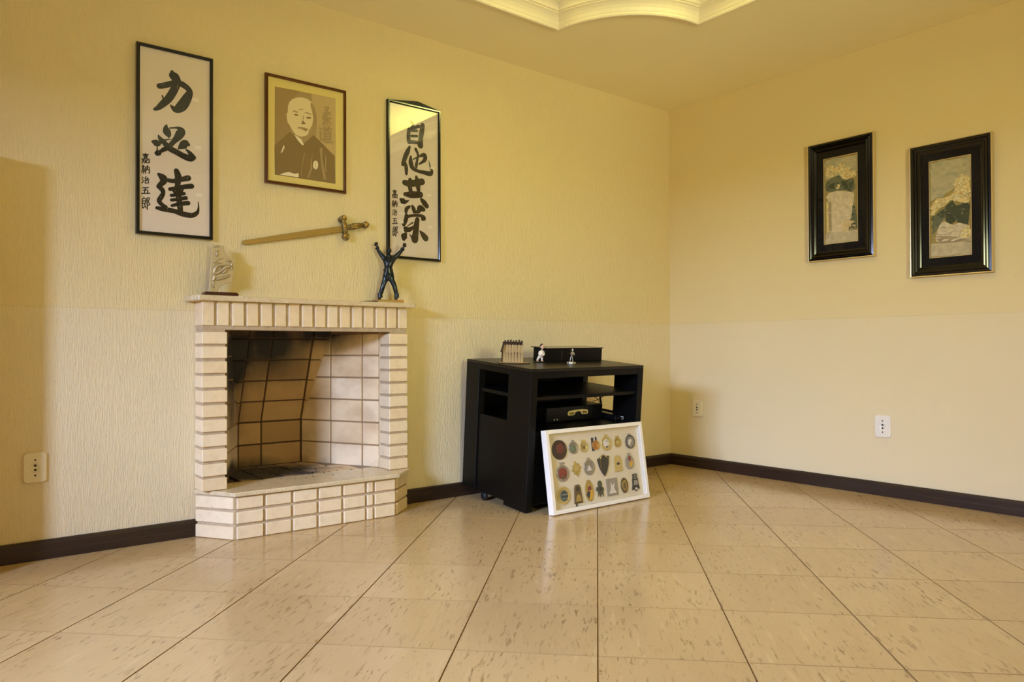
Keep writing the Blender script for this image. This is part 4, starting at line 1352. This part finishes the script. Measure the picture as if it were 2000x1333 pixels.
panel('back_panel', (.045, CD - .012, .03), (CW - .042, CD, .727))
panel('shelf', (.012, .012, .578), (CW - .010, CD - .012, .597))
panel('deck', (.012, .012, .392), (CW - .010, CD - .012, .412))
for x0, x1 in ((.008, .026), (CW - .026, CW - .008)):
    panel('side_panel', (x0, .184, .02), (x1, .456, .452))
panel('front_panel', (.045, .012, .03), (CW - .042, .028, .392))
panel('floor_panel', (.026, .028, .022), (CW - .026, CD - .012, .04))
for x in (.035, CW - .035):
    mb = MB()
    mb.lathe([(0, -.009), (.018, -.009), (.025, -.006), (.025, .006), (.018, .009), (0, .009)], 20, Matrix.Translation((x, .405, -.0085)) @ Matrix.Rotation(R(90), 4, 'Y'))
    mb.lathe([(.008, -.0125), (.014, -.011), (.016, -.009)], 16, Matrix.Translation((x, .405, -.0085)) @ Matrix.Rotation(R(90), 4, 'Y'))
    c_ = mb.build('castor', M['black_matte'], cab)
    mb = MB()
    mb.box((x - .014, .388, .006), (x + .014, .424, .024), .003)
    mb.build('castor_bracket', M['black'], c_)
for x in (.02, CW - .03):
    mb = MB()
    mb.lathe([(0, -.001), (.020, -.001), (.022, .004), (.018, .010)], 14, Matrix.Translation((x + .01, .06, .0)))
    mb.build('foot', M['black_matte'], cab)

def on_cab(x, y, z, yaw=0.0):
    m = CM.copy()
    m.translation = CM @ Vector((x, y, z))
    return m @ Matrix.Rotation(R(-yaw), 4, 'Z')

# things on and in the cabinet
t = thing('player', 'black media player on the cabinet deck with a cream handset-shaped badge', 'player', on_cab(.29, .20, .412))
mb = MB(); mb.box((0, 0, .004), (.435, .20, .088), .003); mb.build('casing', M['black'], t)
mb = MB()
bd = [(0, .010), (.004, .004), (.046, .004), (.054, .010), (.058, .020), (.070, .024), (.092, .024), (.102, .020), (.106, .010), (.112, .006), (.152, .006), (.158, .012), (.158, .022), (.152, .030), (.110, .034), (.05, .034), (.006, .028), (0, .020)]
mb.prism([(.157 + a, .032 + c) for a, c in bd], -.004, 0)
mb.build('badge', M['gold_card'], t)
mb = MB()
mb.prism([(.166, .041), (.20, .041), (.206, .048), (.204, .053), (.168, .051)], -.0048, -.003)
mb.prism([(.268, .043), (.304, .043), (.306, .052), (.272, .056)], -.0048, -.003)
mb.build('badge_inlay', M['brass'], t)
for x in (.058, .080):
    mb = MB(); mb.lathe([(0, .002), (.004, .002), (.005, 0)], 10, Matrix.Translation((x, 0, .018)) @ Matrix.Rotation(R(90), 4, 'X')); mb.build('button', M['led'], t)
for x in (.03, .40):
    for y in (.02, .18):
        mb = MB(); mb.lathe([(.010, 0), (.010, .005), (0, .005)], 10, Matrix.Translation((x, y, 0))); mb.build('foot', M['black_matte'], t)

t = thing('receiver', 'low black receiver box at the right end of the cabinet deck under cables', 'receiver', on_cab(.735, .10, .412))
mb = MB(); mb.box((0, 0, .002), (.058, .24, .034), .002); mb.build('casing', M['black'], t)
for x, y in ((.016, .0), (.040, -.003)):
    mb = MB(); mb.box((x - .005, y - .012, .012), (x + .005, y + .004, .022), .001); mb.build('plug', M['silver_dark'], t)
mb = MB(); mb.box((.044, -.014, .008), (.052, .002, .026), .001); mb.build('plug', M['led'], t)

def cable(label, pts, r):
    mb = MB()
    mb.tube([CM @ Vector(p[:3]) for p in catmull([tuple(p) for p in pts], 6)], r, 8)
    return tag(mb.build('cable', M['black']), label, 'cable')
cable('thin black cable arching over the player towards the right opening', [(.60, .36, .503), (.66, .33, .540), (.71, .30, .538), (.755, .27, .515), (.765, .25, .448)], .0022)
cable('thin black cable hanging from the shelf edge down to the player', [(.79, .20, .572), (.77, .22, .552), (.74, .25, .520), (.722, .28, .504)], .002)
cable('thick black cable slanting from the receiver to the side opening', [(.80, .30, .545), (.775, .27, .515), (.755, .24, .488), (.74, .225, .448)], .006)

t = thing('lighter', 'small cream lighter upright on the cabinet shelf near the left upright', 'lighter', on_cab(.072, .06, .597))
mb = MB(); mb.box((-.006, -.004, 0), (.006, .004, .052), .002); mb.build('body', M['white_plate'], t)
mb = MB(); mb.box((-.006, -.004, .052), (.006, .004, .066), .001); mb.build('cap', M['belt_red'], t)
mb = MB(); mb.box((-.0064, -.0044, .018), (.0064, .0044, .024), .0002); mb.build('band', M['hole'], t)

TZ = CH
t = thing('black_box', 'flat black box lying at the back of the cabinet top', 'box', on_cab(.375, .31, TZ))
mb = MB(); mb.box((0, 0, 0), (.435, .13, .074), .002); mb.build('casing', M['cabinet'], t)
mb = MB(); mb.box((.10, -.0015, .012), (.112, .0, .06), .0005); mb.build('front_groove', M['black'], t)
t = thing('black_tray', 'thin glossy black plate lying on the flat black box', 'tray', on_cab(.36, .30, TZ + .0745))
mb = MB(); mb.box((0, 0, .0), (.45, .15, .005), .0015); mb.build('plate', M['black_gloss'], t)
mb = MB(); mb.box((.03, .01, -.0004), (.42, .14, .0), 0); mb.build('pad', M['black_matte'], t)

# wooden hut model of burnt-edge slats
t = thing('slat_hut_model', 'small wooden model of upright pointed slats on a thin board on the cabinet', 'ornament', on_cab(.10, .285, TZ, 22))
mb = MB()
mb.prism([(-.085, -.036), (.03, -.044), (.098, -.012), (.092, .012), (-.02, .03), (-.08, .02)], 0, .005, 'z', .001)
mb.build('base_board', M['burnt_wood'], t)
mb = MB()
mb.prism([(-.081, -.033), (.029, -.041), (.093, -.011), (.088, .010), (-.02, .027), (-.077, .018)], .005, .0056, 'z')
mb.build('base_board_face', M['light_wood'], t)
def slat(x, y, z0, z1, w, tip, lean, face, edge):
    b = MB()
    b.prism([(-w / 2, z0), (0, z0 - tip), (w / 2, z0), (w * .42, z1 - .008), (w * .2, z1), (-w * .2, z1), (-w * .42, z1 - .008)], -.0022, .0, 'y', .0004)
    m = Matrix.Translation((x, y, 0)) @ Matrix.Rotation(lean, 4, 'X')
    return b.build('slat', [face], t, m)
for k in range(7):
    x = -.054 + k * .0168
    slat(x + rnd.uniform(-.001, .001), -.010 - (k % 2) * .0024, .0058 + (k % 2) * .0, .070, .0160, .0, R(-2), M['light_wood'], None)
for k in range(7):
    x = -.054 + k * .0168
    slat(x, -.0165 - (k % 2) * .0024, .066 - rnd.uniform(0, .008), .108, .0172, .007, R(-6), M['light_wood'], None)
for k in range(7):
    x = -.050 + k * .0158
    mb = MB(); mb.box((x - .0042, -.014, .102), (x + .0042, -.009, .126 + (k % 3) * .002), .0005); mb.build('peg', M['burnt_wood'], t)
mb = MB(); mb.box((-.0655, -.016, .0055), (-.062, -.004, .072), .0005)
mb.prism([(-.074, .062), (-.066, .066), (-.056, .112), (-.060, .112)], -.026, -.008)
mb.build('side_board', M['burnt_wood'], t)
mb = MB(); mb.box((-.062, -.006, .0055), (.052, -.003, .118), .0005); mb.build('back_board', M['burnt_wood'], t)

# painted judoka figurine, feet apart, big head
t = thing('judoka_figurine', 'small painted figurine of a big-headed judoka in white suit with brown hair', 'figurine', on_cab(.310, .30, TZ, 20))
s = .00013       # metres per crop pixel, crop origin at the feet
def F(cx, cy, y=0.0, r=30):
    return ((cx - 560) * s, y, .006 + (1000 - cy) * s, r * s)
nd = [F(590, 760, 0, 74), F(600, 660, -.001, 88), F(610, 580, 0, 70), F(618, 520, 0, 34), F(618, 490, 0, 34),
      F(520, 600, 0, 50), F(480, 690, -.006, 48), F(555, 745, -.015, 44),
      F(690, 600, 0, 50), F(715, 680, -.006, 46), F(640, 735, -.015, 42),
      F(520, 800, 0, 64), F(450, 890, .0, 56), F(415, 985, 0, 48),
      F(635, 800, 0, 58), F(638, 890, -.002, 52), F(632, 985, 0, 48)]
skin_mesh('body', nd, [(0, 1), (1, 2), (2, 3), (3, 4), (2, 5), (5, 6), (6, 7), (2, 8), (8, 9), (9, 10), (0, 11), (11, 12), (12, 13), (0, 14), (14, 15), (15, 16)], M['gi'], t)
q = F(625, 370)
head(t, q[:3], .0138, M['skin'], M['hair'], tilt=Matrix.Rotation(R(18), 4, 'Z'))
for cx, cy, up_, fl in ((578, 752, (.7, -.3, -.3), 1), (612, 748, (-.7, -.3, -.3), -1)):
    q = F(cx, cy, -.017)
    hand(t, q[:3], .0056, M['skin'], up_, .7, fl)
mb = MB()
mb.lathe([(76 * s, -.002), (82 * s, -.001), (82 * s, .004), (76 * s, .005)], 18, Matrix.Translation((F(590, 770)[0], 0, F(590, 770)[2])), sy=.95)
q = F(610, 760)
mb.tube([(q[0], -.0115, q[2]), (q[0] + .003, -.0125, q[2] - .010)], .0016, 6)
mb.tube([(q[0], -.0115, q[2]), (q[0] + .010, -.0105, q[2] - .009)], .0016, 6)
mb.build('belt', M['belt_red'], t)
mb = MB()
for xa, xb in ((585, 640), (650, 590)):
    a_, b_ = F(xa, 520), F(xb, 690)
    mb.tube([(a_[0], -.006, a_[2]), ((a_[0] + b_[0]) / 2, -.0115, (a_[2] + b_[2]) / 2), (b_[0], -.0125, b_[2])], .0014, 6)
mb.build('lapel', M['gi'], t)
for cx in (415, 632):
    q = F(cx, 985)
    mb = MB(); mb.ball((q[0], -.006, .0088), (.0055, .0105, .004), 10)
    for k in range(5):
        mb.ball((q[0] + (k - 2) * .0021, -.0155, .0078), (.0012, .0025, .0016), 6)
    mb.build('foot', M['skin'], t)
mb = MB(); mb.lathe([(0, 0), (.034, 0), (.034, .0035), (.031, .005), (0, .005)], 24, Matrix.Translation((-.004, 0, 0)), sy=.7); mb.build('base', M['black'], t)

# silver statuette on a round foot
t = thing('silver_statuette', 'small silver statuette of a standing judoka on a round silver foot', 'figurine', on_cab(.432, .175, TZ, 24))
def G(cx, cy, y=0.0, r=20):
    return ((cx - 1535) * s * .96, y, .012 + (985 - cy) * s * .96, r * s * .96)
nd = [G(1550, 690, 0, 40), G(1560, 620, 0, 44), G(1570, 560, 0, 40), G(1575, 520, 0, 20),
      G(1530, 570, -.003, 22), G(1490, 605, -.008, 18), G(1460, 608, -.012, 14),
      G(1615, 560, -.002, 22), G(1650, 620, -.006, 18), G(1625, 660, -.012, 15),
      G(1525, 760, 0, 30), G(1500, 850, 0, 25), G(1478, 965, 0, 20),
      G(1575, 760, 0, 28), G(1590, 860, 0, 24), G(1610, 965, 0, 20)]
skin_mesh('body', nd, [(0, 1), (1, 2), (2, 3), (2, 4), (4, 5), (5, 6), (2, 7), (7, 8), (8, 9), (0, 10), (10, 11), (11, 12), (0, 13), (13, 14), (14, 15)], M['silver'], t)
q = G(1572, 462)
head(t, q[:3], .0078, M['silver'], M['silver_dark'])
for cx, cy, up_, fl in ((1450, 610, (-1, -.4, 0), 1), (1612, 672, (-.6, -.5, -.3), -1)):
    q = G(cx, cy, -.013)
    hand(t, q[:3], .0034, M['silver'], up_, .6, fl)
mb = MB()
mb.lathe([(34 * s, -.002), (38 * s, -.001), (38 * s, .003), (34 * s, .004)], 14, Matrix.Translation((G(1550, 690)[0], 0, G(1550, 690)[2])))
mb.build('belt', M['silver_dark'], t)
for cx in (1478, 1610):
    q = G(cx, 970); mb = MB(); mb.ball((q[0], -.004, .0135), (.0034, .007, .0028), 8); mb.build('foot', M['silver'], t)
mb = MB(); mb.lathe([(0, 0), (.0255, 0), (.0268, .002), (.0255, .005), (.0255, .008), (.0262, .0095), (.024, .0115), (0, .0122)], 28); mb.build('base', M['silver'], t)
mb = MB()
for k in range(14):
    a = R(200 + k * 140 / 13)
    mb.ball((.0258 * math.cos(a), .0258 * math.sin(a), .0065), (.0012, .0012, .0018), 6)
mb.build('base_beads', M['silver'], t)

# ================================================================== framed medal display leaning on the cabinet
FA = Vector((1.0, .0034, 0)).normalized(); FN = Vector((-.0034, .9894, -.1454)); FN = (FN - FA * FA.dot(FN)).normalized()
FU = FA.cross(FN)
FM = Matrix((FA, FN, FU)).transposed().to_4x4()
FM.translation = (-1.8211, -0.7145, 0.0005)
FW, FH, FT = .7302, .4281, .0381
disp = thing('medal_display_frame', 'white box frame leaning on the black cabinet, lined with cream linen', 'frame', FM)
bw_ = .021
for lo, hi in (((0, -FT, 0), (bw_, 0, FH)), ((FW - bw_, -FT, 0), (FW, 0, FH)), ((bw_, -FT, 0), (FW - bw_, 0, bw_)), ((bw_, -FT, FH - bw_), (FW - bw_, 0, FH))):
    mb = MB(); mb.box(lo, hi, .001); mb.build('frame_side', M['white_frame'], disp)
mb = MB(); mb.box((bw_, -.012, bw_), (FW - bw_, -.006, FH - bw_)); mb.build('backing', M['linen'], disp)
mb = MB(); mb.box((bw_, -FT + .004, bw_), (FW - bw_, -FT + .0055, FH - bw_)); mb.build('glass', M['glass'], disp)
BKY = -.0122
def medal_m(u, v):
    m = FM.copy()
    m.translation = FM @ Vector(((u + .033) * FW, BKY, (v - .014) * FH))
    return m
for nm, c_, r_, mt in (('m_darkbrown', (62, 40, 30), .4, .3), ('m_redbrown', (112, 44, 36), .45, .2), ('m_gold', (206, 178, 92), .3, .7), ('m_palegold', (216, 194, 122), .35, .5), ('m_silver', (178, 172, 164), .3, .7),
                       ('m_green', (112, 132, 104), .45, .2), ('m_orange', (196, 134, 52), .4, .4), ('m_blue', (40, 44, 60), .6, 0), ('m_white', (226, 216, 206), .5, 0), ('m_bronze', (116, 94, 58), .4, .5),
                       ('m_dark', (52, 48, 38), .4, .4), ('m_red', (138, 54, 40), .45, .1), ('m_yellow', (222, 172, 46), .45, .1), ('m_teal', (72, 92, 96), .45, .1), ('m_moss', (78, 82, 62), .5, .3), ('m_ink', (34, 32, 32), .5, 0)):
    M[nm] = pmat(nm, c_, r_, mt)
RX = Matrix.Rotation(R(90), 4, 'X')
def disc(r, h, sx=1.0, rim=True):
    b = MB()
    pr = [(0, h * .7), (r * .80, h * .7), (r * .84, h), (r * .96, h), (r, h * .7), (r, 0)] if rim else [(0, h), (r * .93, h), (r, h * .7), (r, 0)]
    b.lathe(pr, 28, RX, sy=1.0)
    if sx != 1.0:
        b.bm.transform(Matrix.Diagonal((sx, 1, 1, 1)))
    return b
def plate(poly, h, bev=.001):
    b = MB(); b.prism(poly, -h, 0, 'y', bev); return b
def add(parent, name, b, mat, z=0.0, x=0.0, y=0.0):
    return b.build(name, M[mat], parent, Matrix.Translation((x, y, z)))
def medal(b, mat, label, u, v):
    o = b.build('medal', M[mat], None, medal_m(u, v))
    return tag(o, label, 'medal', 'medals mounted in the white box frame')
def loop(parent, z, w, mat):
    b = MB(); b.box((-w / 2, -.004, 0), (w / 2, 0, .010), .0008)
    return add(parent, 'ribbon_bar', b, mat, z)
# top row
o = medal(disc(.051, .006), 'm_darkbrown', 'largest dark brown round medal with a dull red centre, top left corner', .108, .765)
add(o, 'emblem', disc(.026, .002, 1, False), 'm_redbrown', .006, .004, -.0045)
add(o, 'relief', plate([(-.022, -.012), (-.006, .022), (.008, .018), (.0, -.018)], .0015, .0004), 'm_bronze', 0, 0, -.0045)
o = medal(disc(.033, .005), 'm_silver', 'silver round medal with a green emblem, second in the top row', .243, .770)
add(o, 'emblem', disc(.018, .002, .9, False), 'm_green', -.004, .0, -.0035); loop(o, .031, .016, 'm_silver')
o = medal(disc(.029, .005), 'm_palegold', 'pale gold round medal with a ribbon bar, left of the ribboned orange one', .349, .766)
add(o, 'emblem', plate([(-.010, .010), (0, -.002), (.010, .010), (.004, -.012), (-.004, -.012)], .002, .0003), 'm_bronze', 0, 0, -.0033); loop(o, .028, .030, 'm_palegold')
o = medal(disc(.026, .006), 'm_orange', 'orange gold medal half over a dark blue ribbon, fourth in the top row', .473, .770)
add(o, 'ribbon', plate([(-.030, -.036), (-.012, -.036), (-.012, .036), (-.030, .036)], .002, .0003), 'm_blue', .006); add(o, 'ribbon', plate([(.000, .024), (.012, .024), (.012, .044), (.0, .044)], .002, .0003), 'm_blue', 0)
add(o, 'ribbon', plate([(-.011, .022), (-.002, .022), (-.002, .042), (-.011, .042)], .002, .0003), 'm_white', 0)
o = medal(disc(.040, .005), 'm_palegold', 'large pale gold ring medal with a white centre, fifth in the top row', .585, .778)
add(o, 'emblem', disc(.023, .002, .95, False), 'm_white', 0, 0, -.0035); add(o, 'lettering', plate([(-.010, -.016), (.010, -.016), (.006, -.022), (-.006, -.022)], .001, 0), 'm_ink', 0, 0, -.0055); add(o, 'lettering', plate([(-.006, .014), (.006, .014), (.006, .011), (-.006, .011)], .001, 0), 'm_ink', 0, 0, -.0055)
loop(o, .038, .024, 'm_palegold')
o = medal(disc(.027, .005), 'm_gold', 'small gold round medal, sixth in the top row', .708, .772)
add(o, 'emblem', disc(.012, .002, 1, False), 'm_palegold', 0, 0, -.0035); loop(o, .026, .026, 'm_gold')
o = medal(disc(.036, .007), 'm_silver', 'silver medal within a dark wreath rim, top right corner', .843, .762)
b = MB(); b.lathe([(.028, .001), (.036, .004), (.0385, .002), (.037, 0)], 28, RX); add(o, 'wreath', b, 'm_dark', 0, 0, -.0045); loop(o, .036, .022, 'm_silver')
add(o, 'relief', plate([(-.016, -.014), (-.004, -.02), (.004, .0), (.016, .006), (.004, .016), (-.012, .012)], .0015, .0004), 'm_white', 0, 0, -.005)
# middle row
o = medal(disc(.043, .005), 'm_silver', 'silver ringed medal with a brick red centre, left end of middle row', .118, .480)
add(o, 'emblem', disc(.029, .002, 1, False), 'm_red', 0, 0, -.0035); add(o, 'relief', disc(.009, .002, 1, False), 'm_bronze', -.018, 0, -.0055); loop(o, .046, .034, 'm_silver')
import itertools
star = []
for k in range(16):
    a = 2 * math.pi * k / 16 + .2
    r_ = (.043, .026, .034, .024)[k % 4] * (1.0 if k != 11 else 1.25)
    star.append((r_ * math.cos(a) * .92, r_ * math.sin(a)))
o = medal(plate(star, .005), 'm_gold', 'gold medal with a jagged irregular outline in the middle row', .253, .512)
add(o, 'relief', plate([(-.014, -.02), (.0, -.006), (.010, -.016), (.016, .012), (-.004, .02), (-.016, .008)], .002, .0006), 'm_palegold', 0, 0, -.005)
o = medal(disc(.042, .005, .95), 'm_silver', 'plain silver oval medal in the middle row, left of the shield', .382, .508)
add(o, 'relief', plate([(-.018, -.014), (.018, -.014), (.012, -.002), (.004, .012), (-.004, .014), (-.010, .0)], .002, .0005), 'm_white', -.004, 0, -.0035)
loop(o, .040, .020, 'm_silver')
o = medal(plate([(0, -.062), (.022, -.036), (.038, .0), (.046, .046), (.026, .044), (.0, .056), (-.026, .040), (-.046, .034), (-.034, -.012), (-.020, -.038)], .007, .002), 'm_dark', 'dark shield-shaped medal pointing down with a gold strap, centre of frame', .532, .512)
b = MB(); b.tube([(-.026, -.009, .034), (-.016, -.010, .050), (.0, -.010, .054), (.014, -.010, .044), (.034, -.009, .036)], .0032, 6); add(o, 'strap', b, 'm_gold')
b = plate([(-.030, -.03), (-.024, -.034), (-.022, .03), (-.034, .026)], .001, .0003); add(o, 'edge', b, 'm_bronze', .004, .002, -.0068)
arch = [(-.030, -.044), (.030, -.044)] + [(.030 * math.cos(R(a)), .012 + .034 * math.sin(R(a))) for a in range(0, 181, 20)]
o = medal(plate(arch, .005), 'm_palegold', 'pale gold arched plaque with a small black mark in the middle row', .685, .505)
add(o, 'mark', plate([(-.011, -.007), (-.010, .004), (.010, .006), (.011, -.006)], .001, 0), 'm_ink', 0, 0, -.005)
oct_ = [(.036 * math.cos(R(22.5 + 45 * k)), .042 * math.sin(R(22.5 + 45 * k))) for k in range(8)]
o = medal(plate(oct_, .005), 'm_silver', 'silver eight-sided medal with a red and yellow emblem', .815, .500)
add(o, 'emblem', plate([(-.006, .004), (.010, .006), (.012, .026), (.0, .032), (-.010, .022)], .002, .0004), 'm_red', .004, -.001, -.005)
add(o, 'emblem', plate([(-.008, -.024), (.010, -.026), (.024, -.006), (.018, .012), (.006, .002), (-.004, -.004)], .002, .0004), 'm_yellow', 0, 0, -.005); loop(o, .041, .024, 'm_silver')
# bottom row
o = medal(disc(.046, .005), 'm_palegold', 'pale gold ring medal with a blue-grey centre, bottom left', .105, .218)
add(o, 'emblem', disc(.028, .002, .92, False), 'm_teal', -.002, .002, -.0035)
for k in range(4):
    add(o, 'lettering', plate([(-.018, 0), (.018, 0), (.018, .004), (-.018, .004)], .0008, 0), 'm_ink' if k % 2 else 'm_silver', -.018 + k * .010, .002, -.0055)
o = medal(plate([(-.030, -.050), (.030, -.050), (.022, .030), (.014, .046), (-.014, .046), (-.022, .030)], .006), 'm_bronze', 'bronze bell-shaped plaque in the bottom row', .242, .212)
add(o, 'relief', plate([(-.020, -.04), (.020, -.04), (.014, -.012), (.0, -.002), (-.014, -.012)], .002, .0006), 'm_gold', 0, 0, -.006); add(o, 'relief', plate([(-.012, .014), (.012, .014), (.010, .034), (-.010, .034)], .0015, .0004), 'm_dark', 0, 0, -.006)
o = medal(plate([(0, -.056), (.018, -.046), (.030, -.014), (.028, .024), (.016, .046), (-.016, .046), (-.028, .024), (-.030, -.014), (-.018, -.046)], .005), 'm_gold', 'gold shield medal with red, blue and yellow fields', .358, .222)
add(o, 'emblem', plate([(-.014, .0), (.012, .004), (.014, .020), (.0, .026), (-.012, .016)], .002, .0004), 'm_red', 0, 0, -.005); add(o, 'emblem', plate([(-.026, -.022), (-.008, -.038), (.004, -.006), (-.014, .0)], .002, .0004), 'm_blue', 0, 0, -.005); add(o, 'emblem', plate([(-.004, -.048), (.012, -.044), (.026, -.010), (.016, .006), (.002, -.010)], .002, .0004), 'm_yellow', 0, 0, -.005); loop(o, .046, .026, 'm_gold')
leaf = [(-.022, -.042), (-.012, -.026), (0, -.046), (.008, -.026), (.022, -.044), (.020, -.018), (.030, -.006), (.020, .008), (.012, .010), (.018, .026), (.008, .042), (-.008, .042), (-.016, .028), (-.012, .012), (-.026, .010), (-.032, -.006), (-.018, -.016)]
o = medal(plate(leaf, .005), 'm_moss', 'dark green clover-shaped medal in the bottom row', .470, .226)
add(o, 'relief', disc(.010, .002, 1, False), 'm_dark', .0, 0, -.005)
o = medal(plate([(-.042, -.046), (.042, -.046), (.042, .046), (-.042, .046)], .005), 'm_silver', 'square silver plaque in the bottom row', .597, .222)
add(o, 'relief', plate([(-.030, -.034), (.028, -.034), (.012, -.010), (.018, .022), (.002, .006), (-.010, .026), (-.014, -.010)], .0018, .0006), 'm_white', 0, 0, -.005)
o = medal(disc(.042, .005, .68), 'm_bronze', 'bronze oval medal in the bottom row, right of the square plaque', .731, .216)
add(o, 'inner_ring', disc(.028, .002, .62, True), 'm_gold', 0, 0, -.0035); add(o, 'relief', plate([(-.006, -.018), (.006, -.018), (.008, .0), (.004, .016), (-.004, .016), (-.008, .0)], .002, .0006), 'm_bronze', 0, 0, -.0055)
o = medal(plate([(-.032, -.040), (-.020, -.034), (0, -.046), (.020, -.034), (.032, -.036), (.024, -.010), (.022, .020), (.016, .034), (.017, .050), (-.017, .050), (-.016, .034), (-.022, .020), (-.024, -.012)], .006), 'm_dark', 'dark silver bell-shaped medal with a ribbon foot, bottom right', .853, .226)
add(o, 'relief', plate([(-.016, -.012), (.016, -.012), (.014, .014), (-.014, .014)], .002, .0006), 'm_silver', 0, 0, -.006)
for z in (.022, .030, .040):
    add(o, 'lettering', plate([(-.011, 0), (.011, 0), (.011, .004), (-.011, .004)], .0008, 0), 'm_silver', z, 0, -.006)
add(o, 'relief', plate([(-.010, -.040), (.010, -.040), (.006, -.028), (-.006, -.028)], .0012, .0003), 'm_white', .002, 0, -.006)
o = medal(plate([(-.004, -.012), (.005, -.012), (.006, .006), (.002, .013), (-.003, .012), (-.005, .004)], .004, .0008), 'm_moss', 'tiny dark pin alone at the bottom of the display', .221, .068)
